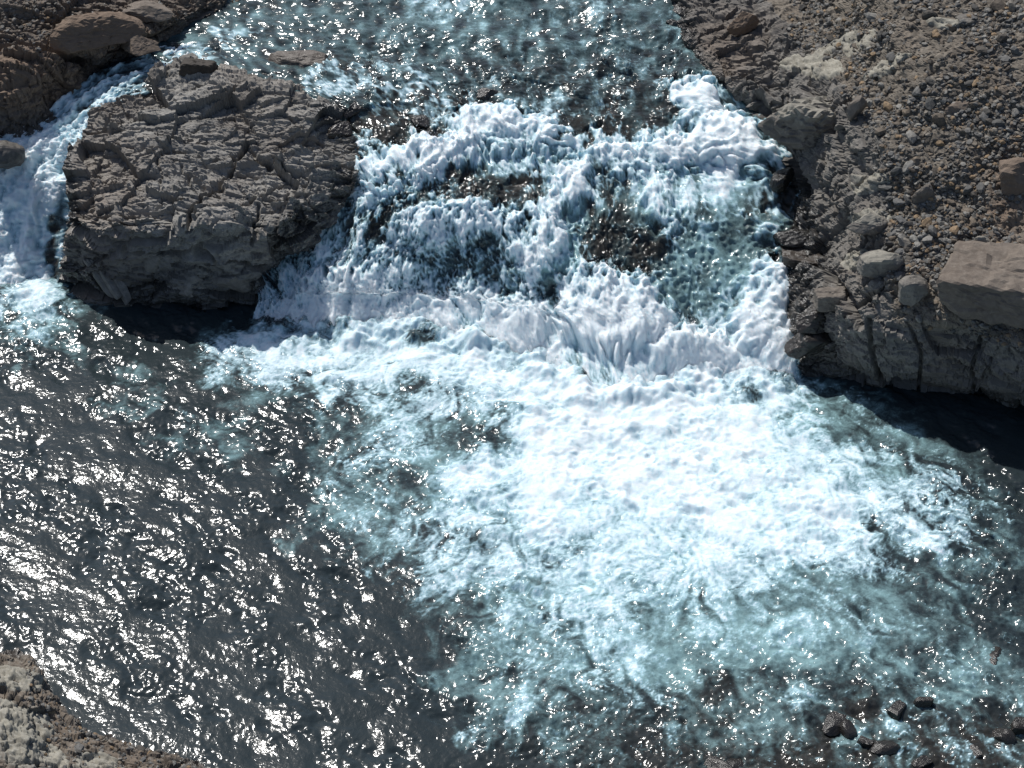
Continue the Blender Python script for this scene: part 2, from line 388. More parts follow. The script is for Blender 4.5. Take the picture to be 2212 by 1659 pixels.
thr = np.clip(rg3, 0, 1) ** 2.5 * sstep(-.3, .8, rg) * np.clip(.75 + .4 * st2, 0, 1.4) + .7 * np.clip(rg2, 0, 1) ** 5
br = sstep(1360, 1620, 2 * Yw - Y) * sstep(820, 1500, 2 * Xw - X) + .8 * sstep(1880, 2050, X) * sstep(950, 1100, Y)
br = np.clip(br, 0, 1)
foam += (.66 + .35 * br) * np.clip(thr, 0, 1) * edge * (1 - .7 * c_) - .10 * br  # foam threads; at lower right they also paint in ripple shimmer as pale colour
aer = np.maximum(aer, .26 * edge)
aern = np.clip(blur(aer, 8) + (st2 * .09 + st3 * .06 + rg * .05 + turb * .12) * sstep(0, .3, aer) - .22 * (1 - sstep(.0, .3, aer)), 0, 1)
# waves: slopes in several bands, sleek patches between ruffled bands
dirn = -0.95
slick = sstep(-1.0, 0.9, spec((ny, nx), DX, 1.2, 6, 41, dirn, 2.2) + .5 * spec((ny, nx), DX, .4, 1.5, 42, dirn, 1.5))
slick = (0.36 + 0.95 * slick ** 1.3) * (.72 + .42 * sstep(-.8, 1.2, spec((ny, nx), DX, .6, 2.2, 43, dirn, 1.4)))
w1 = spec((ny, nx), DX, 1.2, 4.5, 51, 0.3, 1.5); w2 = spec((ny, nx), DX, .30, 1.5, 52, -.75, 1.6, 1.7); w3 = spec((ny, nx), DX, .11, .3, 53, -.7, 1.3, 1.2)
w2 = w2 - .45 * np.abs(w2)
w4 = 1 - np.abs(spec((ny, nx), DX, .25, .9, 54, 0.4, 1.4, 1.6))
agit = np.clip(1.1 * br + cov * .8 + aer * .5 + sstep(1380, 1600, Y) * sstep(850, 1500, Xw) * .55, 0, 1)
Z = w1 * .014 + (w2 * .0215 + w3 * .0056) * (slick * (1 + .5 * agit)) + w4 * .012 * (.25 + agit) * slick
Z += agit * (.02 * spec((ny, nx), DX, .5, 2.2, 55, 0, 1.3, 1.8) + (.010 * rg2 + .010 * rg) * (1 - .5 * c_) + .006 * (1 - .75 * c_) * spec((ny, nx), DX, .1, .28, 57) + br * (.010 * rg3 + .010 * spec((ny, nx), DX, .2, .7, 58, .4, 1.4)))
Z += cov * (.014 * turb + .05)
# heaving mound where the falls land
bl = blobs(X, Y, [(1350, 880, 330, 70, 0, 1.0), (780, 720, 300, 40, 0, .8), (30, 640, 130, 40, 0, .8), (1880, 850, 90, 25, 15, .35)])
b2 = blobs(X, Y, [(640, 712, 120, 34, 0, .8), (820, 722, 180, 36, 0, .9), (1020, 745, 120, 36, 5, 1.0), (1180, 795, 120, 42, 15, 1.0), (1340, 850, 130, 44, 0, 1.0), (1510, 828, 130, 42, 0, 1.0), (1660, 832, 90, 36, 0, .9)])
Z += b2 * (.10 + .10 * spec((ny, nx), DX, .5, 2.4, 59, 0, 1, 1.7) + .03 * spec((ny, nx), DX, .15, .6, 60, 0, 1, 1.5))
Z += bl * (.08 + .035 * spec((ny, nx), DX, .35, 1.6, 56, 0, 1, 1.7))
PG[..., 2] = Z
pool = grid_obj('river_pool', PG, {'foam': foam, 'aer': aern, 'bed': shal}, WATER)
setp(pool, 'dark glittering pool with a white foam fan spreading below the falls', kind='structure')

# ------------------------------------------------------------------ upper river and main waterfall: one sheet of water, split at the lip
r_ = lambda xs, ys, zs: [(x, ys[i] if isinstance(ys, (list, tuple)) else ys, zs[i] if isinstance(zs, (list, tuple)) else zs) for i, x in enumerate(xs)]
rows = [
    r_([280, 450, 640, 830, 1000, 1170, 1340, 1500, 1700], -130, 6.5),
    r_([300, 470, 640, 820, 990, 1160, 1320, 1480, 1640], 0, [6.32, 6.32, 6.32, 6.32, 6.32, 6.32, 6.32, 6.2, 5.6]),
    r_([310, 490, 660, 820, 980, 1140, 1300, 1450, 1600], 100, [6.18, 6.18, 6.18, 6.18, 6.18, 6.18, 6.18, 6.1, 5.3]),
    r_([430, 560, 700, 840, 990, 1140, 1290, 1440, 1620], 185, [5.9, 5.95, 5.95, 5.95, 5.95, 5.9, 5.85, 5.85, 5.7]),
    r_([560, 650, 750, 870, 1000, 1140, 1290, 1450, 1680], 250, [4.3, 4.8, 5.35, 5.5, 5.5, 5.5, 5.4, 5.4, 5.2]),
    r_([590, 670, 770, 890, 1010, 1150, 1300, 1460, 1710], 325, [3.4, 4.0, 4.75, 4.9, 4.9, 4.85, 4.8, 4.8, 4.6]),
    r_([590, 690, 790, 900, 1020, 1160, 1310, 1480, 1760], 395, [2.6, 3.3, 4.2, 4.4, 4.45, 4.3, 4.2, 4.1, 3.9]),
    r_([570, 680, 785, 895, 1020, 1165, 1310, 1485, 1770], [445, 445, 440, 440, 445, 470, 480, 480, 480], [2.2, 2.8, 3.75, 4.0, 4.05, 3.6, 3.5, 3.4, 3.2]),
    r_([530, 640, 755, 880, 1015, 1165, 1310, 1490, 1765], [560, 560, 555, 555, 565, 590, 600, 600, 600], [1.1, 1.7, 2.1, 2.15, 2.2, 2.15, 2.2, 2.1, 1.9]),
    r_([560, 640, 745, 870, 1015, 1170, 1320, 1495, 1745], [645, 645, 645, 640, 655, 680, 715, 705, 715], [.4, .5, .6, .6, .65, .75, .95, .9, .8]),
    r_([545, 625, 730, 865, 1015, 1175, 1330, 1500, 1730], [690, 700, 712, 702, 738, 770, 842, 800, 818], .06),
    r_([545, 625, 730, 865, 1015, 1175, 1330, 1500, 1725], [740, 745, 750, 750, 775, 820, 880, 860, 860], -.45)]
FS = 0.036
G = net(rows, FS); N = normals(G); sh = G.shape[:2]
X, Y = px(G); X = X.astype(f32); Y = Y.astype(f32)
ang = math.pi / 2
Xw = X + 16 * spec(sh, FS, .3, 2.5, 61); Yw = Y + 14 * spec(sh, FS, .3, 2.5, 62)
drop = sstep(200, 300, Y)                                                       # 0 river, 1 falling water
steep = sstep(425, 470, Yw) * (1 - sstep(700, 800, Y))
cov = blobs(Xw, Yw, [
    (1106, 560, 900, 400, 0, .55), (950, 20, 90, 50, 0, .55), (1230, 55, 150, 50, -15, .45), (1300, 130, 120, 45, 10, .30), (1480, 60, 90, 60, 0, .2), (480, 90, 110, 30, -20, .45), (420, 115, 80, 25, -25, .6),
    (1086, 140, 9, 80, -6, .6), (720, 165, 60, 30, 10, .7), (800, 150, 60, 25, 0, .5), (860, 190, 120, 18, 8, .75), (945, 205, 70, 16, 35, .7), (840, 235, 80, 30, 0, .3),
    (1106, 90, 500, 90, 0, .16),
    (1080, 285, 110, 50, 5, 1.0), (1180, 285, 90, 26, 32, .95), (940, 335, 150, 42, -12, 1.0), (830, 350, 70, 50, -20, .9), (1140, 340, 130, 45, 10, .62), (790, 440, 28, 70, 15, .75),
    (1500, 215, 62, 56, 0, 1.0), (1580, 270, 90, 55, 20, 1.0), (1470, 320, 190, 50, 5, .92), (1330, 325, 90, 50, 20, .9), (1600, 345, 90, 50, 0, .95), (1540, 420, 120, 60, 0, .7), (1430, 470, 45, 110, -5, .75), (1640, 420, 50, 70, 0, .5),
    (1235, 410, 50, 90, 35, .9), (1170, 520, 60, 100, 10, .95), (1010, 460, 140, 40, 5, .85), (880, 520, 90, 100, 25, .85), (930, 620, 260, 90, 0, .9), (700, 620, 150, 100, -30, .95), (1080, 560, 70, 110, 0, .8),
    (1230, 640, 70, 60, 0, .75), (1330, 700, 150, 110, 0, 1.05), (1290, 570, 40, 40, 0, .6), (1660, 600, 70, 110, 22, .92), (1640, 740, 90, 110, 5, 1.05), (1500, 760, 130, 80, 0, 1.0), (1150, 720, 130, 70, 0, 1.0), (800, 690, 330, 50, 0, 1.0),
    (1060, 400, 110, 30, 8, -.8), (960, 405, 90, 22, -15, -.65), (1120, 430, 60, 50, 20, -.7), (830, 500, 26, 70, 15, -.85), (890, 435, 60, 20, -10, -.5), (1010, 425, 60, 18, 0, -.5), (1230, 470, 60, 30, 0, -.2), (1300, 395, 45, 60, 10, -.45),
    (1340, 490, 95, 80, 0, -.85), (1370, 550, 90, 32, 0, -.9), (1210, 330, 50, 16, 30, -.4), (1540, 560, 100, 105, 0, -.5), (1610, 640, 30, 50, 0, -.4), (1460, 620, 40, 70, 0, -.6), (1700, 490, 60, 75, 10, -.8), (1620, 380, 30, 14, 0, -.6),
    (1040, 560, 90, 50, 0, -.45), (960, 590, 80, 45, 0, -.35), (1195, 610, 20, 50, 0, -.75), (1140, 470, 14, 60, 0, -.4), (1250, 280, 40, 26, 40, -.7), (1320, 270, 110, 22, 5, -.8), (1050, 215, 60, 24, 0, -.8), (870, 275, 120, 30, 8, -.85), (740, 250, 80, 50, 0, -.8), (1410, 245, 70, 40, 0, -.7)])
aer = blobs(Xw, Yw, [(1150, 60, 420, 90, 0, .32), (960, 30, 160, 70, 0, .42), (600, 60, 200, 90, 0, .18), (1540, 580, 130, 140, 0, .6), (1200, 530, 60, 110, 5, 1.0), (1230, 460, 60, 60, 0, .7), (1090, 330, 230, 60, 0, .55), (1330, 720, 160, 110, 0, .8), (1500, 420, 200, 120, 0, .6), (1370, 650, 110, 60, 0, .7)])
bed = blobs(Xw, Yw, [(900, 270, 260, 80, 0, .9), (1400, 210, 160, 90, 0, .55), (1150, 170, 260, 60, 0, .4), (1060, 415, 160, 60, 0, .9), (1340, 500, 140, 110, 0, .95), (850, 480, 90, 70, 0, .8), (1700, 480, 110, 130, 0, 1.0), (1350, 60, 80, 40, 0, .3), (750, 130, 140, 20, 0, .8), (1280, 270, 160, 60, 0, .8)])
sf = spec(sh, FS, .08, .45, 71, ang, 2.2, .6); sm = spec(sh, FS, .3, 1.4, 72, ang, 2.2, 1.2); si = spec(sh, FS, .12, .7, 73, 0, 1, 1.1)
rga = 1 - np.abs(spec(sh, FS, .15, .8, 74, ang, 1.7, 1.3)) * 1.25; rgb = 1 - np.abs(spec(sh, FS, .3, 1.5, 75, ang, 1.4, 1.4)) * 1.25
cl = np.clip(cov, 0, 1)
foam = cov + (cl * (1.3 - cl) * 2.4 + .12) * (sf * .09 + sm * .12 + si * .08 + rga * .07 + rgb * .10) - .08
rgc = 1 - np.abs(spec(sh, FS, .11, .5, 76, .6, 1.3, .7)) * 1.3
foam += .17 * np.clip(rgc, 0, 1) ** 2.5 * (1 - drop) * sstep(-.2, .7, rgb)
foam += .40 * np.clip(rga, 0, 1) ** 3 * np.clip(rgb + .3, 0, 1) * (1 - .6 * cl) * (.5 + .5 * drop)
foam += .12 * drop * cl + .5 * sstep(.22, .02, G[..., 2]) * drop
aer = np.maximum(aer, np.maximum(.55 * drop * cl, .30 * (1 - .6 * bed)))
foam += steep * sstep(.3, .8, cov) * (-.30 * sstep(.5, 1.8, sf + .6 * si))
aern = np.clip(aer + .1 * sm, 0, 1)
bedn = np.clip(bed + .15 * si, 0, 1)
fh, cr_, _ = facets(G.reshape(-1, 3), .7, (1.5, 1, .6), 81, .7); fh = fh.reshape(sh); cr_ = cr_.reshape(sh)
river = spec(sh, FS, .11, .35, 84, 0.2, 1.3, 1.3) * .0036 + (spec(sh, FS, .22, .9, 82, 0.1, 1.2, 1.5) * .015 + spec(sh, FS, 1.0, 3.0, 83, 0, 1.3) * .065 * (.3 + .7 * sstep(600, 900, X))) 
D = river * (1 - .6 * drop) + bedn * (.20 * fh * (1 - .5 * cl)) 
calm = 1 - .65 * sstep(640, 760, Y)
bil = 1 - np.abs(spec(sh, FS, .45, 2.0, 86, ang, 1.15, 1.6)); bil2 = 1 - np.abs(spec(sh, FS, .2, .9, 87, ang, 1.3, 1.4))
D += (cl * drop) * (.05 * bil + .015 * bil2)
D += (cl * drop) * ((.010 * rga + .020 * rgb + .004 * sf + .02 * sm + .006 * si) * calm + .06)
D += steep * cl * (.07 * spec(sh, FS, .5, 2.2, 85, ang, 2.5, 1.5))
def mounds(X, Y, L):
    m = np.zeros(X.shape, f32)
    for cx, cy, rx, ry, a, h in L:
        t = math.radians(a); dx = X - cx; dy = Y - cy
        q = ((dx * math.cos(t) + dy * math.sin(t)) / rx) ** 2 + ((-dx * math.sin(t) + dy * math.cos(t)) / ry) ** 2
        m = np.maximum(m, h * np.sqrt(np.clip(1 - q, 0, 1)) * sstep(0, .5, 1 - q))
    return m
plum = mounds(X + 14 * bil, Y + 14 * bil2, [(1335, 685, 140, 105, 0, .62), (1290, 640, 80, 80, 0, .6), (1075, 285, 125, 62, 8, .50), (1170, 300, 90, 45, 30, .4), (920, 345, 150, 60, -12, .42), (830, 370, 60, 60, -20, .35),
    (1165, 530, 60, 130, 8, .50), (740, 650, 100, 90, -20, .5), (660, 690, 90, 50, 0, .35), (850, 620, 80, 90, 0, .3), (1500, 225, 75, 65, 0, .45), (1570, 310, 110, 60, 0, .42), (1650, 350, 70, 50, 0, .35), (1450, 340, 90, 45, 0, .3), (1650, 660, 75, 130, 8, .55), (1700, 760, 60, 70, 0, .35),
    (880, 480, 60, 70, 20, .35), (960, 490, 60, 60, 0, .4), (1040, 480, 60, 60, 0, .4), (1105, 500, 50, 60, 0, .3), (1500, 770, 110, 70, 0, .5), (1235, 410, 50, 90, 35, .36), (1430, 450, 40, 110, -6, .35), (1330, 350, 80, 40, 10, .3), (1120, 700, 100, 80, 0, .5), (980, 660, 100, 70, 0, .35)]) * (.4 + .6 * cl) * .95
foam += .30 * sstep(.05, .4, plum)
D += plum
D *= .10 + .90 * sstep(-.05, .38, G[..., 2])
q_ = spec(sh, FS, .8, 4, 901); qy_, qx_ = np.gradient(q_); fu = (qy_ / FS * .30).astype(f32); fv = np.ones(sh, f32)
lf = lic(spec(sh, FS, .08, .4, 902, falloff=.3), fu, fv, 11, 1.0); lm = lic(spec(sh, FS, .25, 1.2, 903, falloff=.9), fu, fv, 22, 1.6)
foam += drop * (.08 + .9 * cl * (1.25 - cl)) * (.13 * lf + .20 * lm)
D += drop * cl * (.007 * lf + .030 * lm)
fine_ = spec(sh, FS, .075, .25, 88, ang, 1.5, .3); hol = 1 - np.abs(spec(sh, FS, .15, .7, 89, ang, 1.6, 1.0)); hol = 1 - sstep(-.2, .5, hol)
hang = drop * sstep(400, 480, Y) * (1 - sstep(640, 740, Y))
foam += drop * (.10 * fine_ - .01) - hol * hang * .38 * (1 - .6 * sstep(.2, .5, plum))
pf = puffs(G.reshape(-1, 3), .75, (1, 1.2, 1.9), 7).reshape(sh); pf2 = puffs(G.reshape(-1, 3), .22, (1, 1, 1.5), 8).reshape(sh)
D += drop * cl * (.09 * pf + .012 * pf2); foam += drop * cl * (.10 * pf + .05 * pf2)
D += drop * cl * .006 * fine_ - hol * hang * .05
G2 = G + N * D[..., None]
FALLG, FALLN, FALLF = G2, N, foam
qy = Y[:-1, :-1]; lip = qy < (185 + 0 * qy)
at_ = {'foam': foam, 'aer': aern, 'bed': bedn}
setp(grid_obj('upper_river', G2, at_, WATER, keep=lip), 'shallow rippled grey green river flowing towards the falls', kind='structure')
setp(grid_obj('waterfall', G2, at_, WATER, keep=~lip), 'wide white waterfall tumbling over dark rock steps', kind='structure')

# ------------------------------------------------------------------ side channel and its narrow fall on the left
E = [((470, 40), (480, 165), 6.1), ((385, 75), (425, 175), 6.05), ((320, 110), (370, 185), 5.95), ((225, 140), (290, 215), 5.6), ((160, 185), (225, 255), 5.1), ((80, 245), (190, 290), 4.5),
     ((-40, 300), (175, 330), 4.1), ((-130, 380), (165, 400), 3.2), ((-150, 480), (155, 490), 1.7), ((-160, 570), (140, 565), .55), ((-170, 625), (120, 625), -.1), ((-170, 680), (100, 670), -.5)]
rows = []
for (a, b, z) in E:
    rows.append([(a[0] + (b[0] - a[0]) * t, a[1] + (b[1] - a[1]) * t, z) for t in (0, .25, .5, .75, 1)])
G = net(rows, .034); N = normals(G); sh = G.shape[:2]; X, Y = px(G)
cov = blobs(X + 10 * spec(sh, .034, .3, 2, 91), Y + 10 * spec(sh, .034, .3, 2, 92), [(60, 450, 260, 300, 0, .97), (200, 225, 120, 60, -30, .62), (170, 260, 60, 40, 0, .8), (330, 140, 110, 40, -30, .55), (400, 120, 60, 20, 0, .7),
    (125, 520, 24, 110, 8, -.8), (145, 450, 12, 60, 0, -.5), (190, 235, 30, 14, -35, -.6), (300, 175, 60, 10, -25, -.5)])
sf = spec(sh, .034, .08, .5, 93, ang, 4, .6); sm = spec(sh, .034, .3, 1.4, 94, ang, 3.5, 1.2); si = spec(sh, .034, .12, .7, 95, 0, 1, 1.1)
rga = 1 - np.abs(spec(sh, .034, .15, .8, 96, ang, 2.2, 1.3)) * 1.25
cl = np.clip(cov, 0, 1)
foam = cov + (cl * (1.3 - cl) * 2 + .1) * (sf * .14 + sm * .15 + si * .08 + rga * .1) + .06
aern = blobs(X, Y, [(90, 330, 90, 90, 0, .8), (50, 460, 60, 120, 0, .7)]); bedn = blobs(X, Y, [(230, 200, 160, 60, 0, .6), (125, 520, 40, 110, 0, .9)])
D = cl * (.03 * rga + .014 * sf + .06 * sm + .012 * si) + .02 * si + .03 * sm
G2 = G + N * D[..., None]
SIDEG, SIDEN, SIDEF = G2, N, foam
setp(grid_obj('side_waterfall', G2, {'foam': foam, 'aer': aern, 'bed': bedn}, WATER), 'narrow white fall pouring down left of the big outcrop', kind='structure')

# ------------------------------------------------------------------ rock surfaces
def rocky(G, spec_list, seedbase=0):
    """adds broken layers of relief along the surface normal. spec_list: (size, (sx,sy,sz), amp, tilt, crack depth)"""
    N = normals(G); sh = G.shape[:2]; P = G.reshape(-1, 3); D = np.zeros(len(P), f32); crk = np.ones(len(P), f32)
    for i, (s, sc, amp, tilt, cdep) in enumerate(spec_list):
        h, c, r = facets(P, s, sc, seedbase + i * 7 + 1, tilt)
        D += amp * h - cdep * (1 - sstep(0, .12, c)); crk = np.minimum(crk, c / .3 + (.0 if s > .5 else .4))
    return N, D.reshape(sh), crk.reshape(sh), P

def ledges(P, lam, amp, seed, tilt=.18):
    """flaky layering: each layer breaks off in a ragged step that faces down the slope"""
    s_ = (P[:, 1] + tilt * P[:, 0]) / lam + 1.5 * fbm(P, 1.3 * lam / .4, 4, seed, (2.6, 1, 1), .6) + .8 * vnoise(P, .5 * lam, seed + 3, (2, 1, 1))
    fr = s_ - np.floor(s_); a = .35 + .65 * sstep(-.4, .5, vnoise(P, 2.2 * lam, seed + 5, (1.6, 1, 1)))
    return amp * a * ((1 - fr) * sstep(0, .06, fr) - .5)

# the big outcrop between the two falls
rows = [
    [(170, 232, 4.8), (250, 190, 5.2), (330, 152, 5.3), (405, 132, 5.4), (490, 150, 5.4), (590, 178, 5.3), (690, 205, 5.0), (800, 262, 4.4)],
    [(190, 238, 5.5), (262, 200, 5.95), (335, 168, 6.25), (405, 150, 6.4), (485, 172, 6.3), (575, 200, 6.2), (675, 226, 5.95), (775, 290, 5.2)],
    [(165, 300, 5.1), (250, 275, 5.6), (335, 262, 5.85), (420, 258, 5.9), (500, 264, 5.85), (590, 280, 5.7), (690, 296, 5.4), (778, 330, 4.9)],
    [(146, 370, 4.7), (240, 355, 5.05), (335, 350, 5.2), (420, 348, 5.2), (505, 352, 5.15), (595, 360, 5.0), (690, 365, 4.8), (772, 385, 4.4)],
    [(140, 435, 4.35), (235, 435, 4.7), (330, 440, 4.8), (420, 430, 4.85), (505, 438, 4.75), (590, 440, 4.5), (670, 445, 4.25), (740, 450, 3.6)],
    [(138, 480, 3.7), (232, 490, 4.2), (325, 490, 4.25), (415, 485, 4.35), (500, 492, 4.25), (570, 500, 3.9), (640, 505, 3.5), (702, 500, 2.9)],
    [(134, 530, 2.3), (230, 540, 2.7), (320, 540, 2.75), (410, 540, 2.8), (490, 548, 2.7), (553, 560, 2.3), (603, 562, 2.1), (655, 550, 1.9)],
    [(126, 585, 1.1), (228, 600, 1.2), (320, 600, 1.2), (410, 605, 1.15), (488, 608, 1.1), (545, 612, 1.0), (588, 605, .95), (625, 592, .9)],
    [(116, 632, -.3), (225, 655, -.3), (320, 662, -.3), (410, 662, -.3), (488, 660, -.3), (548, 655, -.3), (592, 645, -.3), (625, 632, -.3)]]
G = net(rows, .034); sh = G.shape[:2]; X, Y = px(G)
N, D, crk, P = rocky(G, [(2.1, (1.3, 1, 1), .36, .9, .03), (.9, (1.5, 1, .6), .19, 1.1, .02), (.42, (1.8, .9, .5), .10, 1.3, .01), (.18, (1.9, .9, .5), .045, 1.3, 0)], 100)
D += (.05 * fbm(P, .7, 5, 3, (2.2, 1, .5), .6) + .10 * fbm(P, 2.2, 3, 4)).reshape(sh)
top = 1 - sstep(480, 540, Y)
D += ledges(P, .75, .13, 9).reshape(sh) * (.35 + .65 * top) + ledges(P, .31, .065, 10).reshape(sh) * (.3 + .7 * top) + ledges(P, .14, .035, 11).reshape(sh) * top
# main diagonal cracks traced from the photograph
def crackline(X, Y, pts, wpx):
    d = np.full(X.shape, 1e9)
    for (x0, y0), (x1, y1) in zip(pts[:-1], pts[1:]):
        vx, vy = x1 - x0, y1 - y0; t = np.clip(((X - x0) * vx + (Y - y0) * vy) / (vx * vx + vy * vy), 0, 1)
        d = np.minimum(d, np.hypot(X - x0 - t * vx, Y - y0 - t * vy))
    return 1 - sstep(wpx * .4, wpx, d)
jx = X + 9 * vnoise(P, .3, 5).reshape(sh); jy = Y + 9 * vnoise(P, .3, 6).reshape(sh)
D -= .34 * crackline(jx, jy, [(527, 305), (500, 365), (468, 412), (430, 450), (408, 480)], 6)
D -= .22 * crackline(jx, jy, [(532, 315), (580, 350), (660, 380)], 5) + .12 * crackline(jx, jy, [(388, 360), (410, 392), (440, 405)], 5)
D -= .16 * crackline(jx, jy, [(520, 452), (590, 400), (625, 385)], 4) + .22 * crackline(jx, jy, [(555, 440), (556, 480), (540, 520)], 6)
D -= .08 * crackline(jx, jy, [(330, 330), (345, 380), (350, 430)], 4) + .08 * crackline(jx, jy, [(640, 380), (700, 470)], 6)
D -= .30 * crackline(jx, jy, [(150, 500), (260, 520), (340, 545), (420, 520), (520, 560), (570, 570)], 9)
D += blobs(X, Y, [(420, 545, 34, 22, 0, .30), (510, 600, 70, 50, 0, .28), (410, 610, 55, 45, 0, .24), (480, 470, 60, 35, 0, .22), (240, 480, 90, 20, 0, .15), (250, 520, 70, 30, 0, .2), (330, 500, 60, 30, 0, .22), (400, 500, 40, 30, 0, .2), (600, 500, 60, 40, 0, .2), (470, 560, 50, 40, 0, .2), (520, 345, 70, 10, -12, .18)])
G2 = G + N * D[..., None]
wet = np.clip(blobs(X, Y, [(650, 475, 55, 30, -20, .95), (745, 420, 40, 60, 0, .9), (150, 400, 16, 150, 0, .9), (120, 600, 40, 40, 0, 1), (735, 260, 70, 35, 20, .9), (640, 530, 60, 60, -30, .9), (690, 480, 30, 60, 20, .9)]) + sstep(.9, .1, G2[..., 2]) + .5 * (vnoise(P, .4, 8).reshape(sh) > .55) * sstep(560, 640, Y), 0, 1)
wet = np.clip(wet + .25 * (1 - sstep(.0, .5, crk)) + .55 * sstep(1.5, .7, G2[..., 2] + .5 * fbm(P, .8, 3, 12).reshape(sh)), 0, 1)  # wet foot; cracks made darker and glossier through the same value
tone = np.clip(.35 * fbm(P, 1.5, 3, 7).reshape(sh) + .25 * (1 - sstep(200, 420, X)), 0, .6)
outcrop = grid_obj('rock_outcrop', G2, {'wet': wet, 'tone': tone, 'moss': 0 * X - .6}, ROCK, smooth=False)
setp(outcrop, 'big cracked grey brown basalt outcrop standing between the two falls', 'rock')

# left bank behind the side channel
rows = [
    [(-150, -100, 8.7), (0, -100, 8.5), (120, -100, 8.3), (250, -100, 8.1), (400, -100, 7.8), (520, -90, 7.1), (640, -80, 5.9)],
    [(-150, 0, 8.0), (0, 0, 8.0), (120, 0, 7.8), (240, 0, 7.6), (350, 0, 7.3), (440, 5, 7.0), (540, 5, 5.9)],
    [(-150, 60, 7.5), (0, 60, 7.5), (110, 60, 7.2), (210, 55, 7.2), (300, 50, 7.05), (370, 55, 6.75), (440, 60, 5.8)],
    [(-150, 110, 7.1), (0, 105, 7.1), (90, 100, 7.0), (180, 95, 6.9), (250, 90, 6.9), (320, 90, 6.55), (375, 95, 5.7)],
    [(-150, 200, 6.4), (0, 190, 6.4), (85, 168, 6.35), (150, 140, 6.3), (185, 125, 6.3), (270, 118, 6.2), (330, 120, 5.6)],
    [(-150, 240, 5.6), (0, 232, 5.6), (90, 205, 5.6), (160, 175, 5.7), (190, 145, 5.8), (265, 135, 5.6), (320, 140, 5.3)],
    [(-150, 330, 3.8), (-20, 318, 3.9), (75, 285, 4.1), (160, 228, 4.7), (185, 190, 5.0), (255, 155, 5.2), (310, 160, 5.0)]]
G = net(rows, .04); sh = G.shape[:2]; X, Y = px(G)
N, D, crk, P = rocky(G, [(2.0, (1.2, 1, 1), .30, .8, .06), (.8, (1.3, 1, .6), .13, .9, .03), (.36, (1.6, 1, .5), .06, 1.1, 0), (.16, (1.6, 1, .5), .03, 1.1, 0)], 200)
D += (.05 * fbm(P, .8, 5, 13, (1.6, 1, .6), .6) + ledges(P, .5, .18, 14) + ledges(P, .22, .10, 15)).reshape(sh)
D += blobs(X, Y, [(195, 75, 75, 42, 0, .45), (60, 150, 90, 40, -10, .3), (300, 95, 40, 18, 0, .3)]) - .5 * crackline(X, Y, [(-20, 118), (60, 105), (130, 120), (175, 135)], 12)
G2 = G + N * D[..., None]
wet = np.clip(blobs(X, Y, [(260, 125, 110, 22, -10, .8), (400, 60, 90, 30, -35, .6), (60, 280, 150, 40, -20, .7)]), 0, 1)
tone = np.clip(blobs(X, Y, [(80, 180, 160, 80, 0, .9), (200, 70, 90, 50, 0, .9), (300, 60, 130, 60, 0, .4)]) + .2 * fbm(P, .8, 3, 7).reshape(sh), 0, 1)
LBG, LBN = G2, N
setp(grid_obj('left_bank', G2, {'wet': wet, 'tone': tone, 'moss': 0 * X - .6}, BROWN, smooth=False), 'brown broken basalt bank at the upper left', kind='structure')

# right bank: scree slope above a dark cliff
rows = [
    [(1370, -110, 5.5), (1450, -110, 6.9), (1600, -110, 7.3), (1750, -110, 7.9), (1900, -110, 8.5), (2100, -110, 9.4), (2400, -110, 10.6)],
    [(1425, 0, 5.6), (1480, 0, 6.7), (1600, 0, 7.0), (1750, 0, 7.5), (1920, 0, 8.1), (2120, 0, 8.9), (2400, 0, 9.9)],
    [(1460, 90, 5.5), (1520, 90, 6.5), (1640, 90, 6.8), (1780, 90, 7.2), (1940, 90, 7.7), (2130, 90, 8.4), (2400, 90, 9.2)],
    [(1500, 170, 5.1), (1570, 172, 6.15), (1680, 180, 6.4), (1810, 180, 6.8), (1970, 180, 7.2), (2140, 180, 7.8), (2400, 180, 8.5)],
    [(1600, 240, 4.7), (1660, 246, 5.6), (1750, 260, 6.0), (1860, 265, 6.3), (2000, 265, 6.6), (2155, 265, 7.1), (2400, 265, 7.7)],
    [(1650, 345, 3.9), (1705, 345, 4.9), (1790, 345, 5.35), (1890, 345, 5.7), (2020, 345, 6.0), (2165, 345, 6.4), (2400, 345, 6.9)],
    [(1685, 425, 3.3), (1765, 430, 4.1), (1840, 430, 4.7), (1930, 430, 5.0), (2045, 430, 5.3), (2175, 430, 5.7), (2400, 430, 6.2)],
    [(1690, 520, 2.5), (1765, 525, 3.4), (1850, 530, 4.0), (1945, 530, 4.3), (2055, 530, 4.6), (2185, 530, 4.9), (2400, 530, 5.4)],
    [(1690, 610, 1.6), (1755, 610, 2.7), (1860, 615, 3.5), (1955, 620, 3.7), (2065, 620, 3.9), (2195, 625, 4.2), (2400, 640, 4.5)],
    [(1690, 690, .8), (1745, 690, 1.9), (1860, 685, 2.9), (1960, 690, 3.1), (2070, 695, 3.2), (2200, 725, 3.25), (2400, 770, 3.3)],
    [(1690, 740, .3), (1745, 735, 1.2), (1868, 735, 2.1), (1965, 740, 2.3), (2075, 745, 2.4), (2200, 780, 2.4), (2400, 830, 2.4)],
    [(1690, 790, -.1), (1750, 785, .5), (1875, 795, .9), (1970, 805, 1.0), (2080, 815, 1.0), (2200, 850, 1.0), (2400, 905, 1.0)],
    [(1700, 820, -.4), (1760, 825, -.3), (1880, 828, -.3), (1975, 838, -.3), (2085, 850, -.3), (2200, 882, -.3), (2400, 930, -.3)]]
G = net(rows, .042, lambda x: ZS + (.88 - ZS) * sstep(1720, 1900, x)); sh = G.shape[:2]; X, Y = px(G); P = G.reshape(-1, 3)
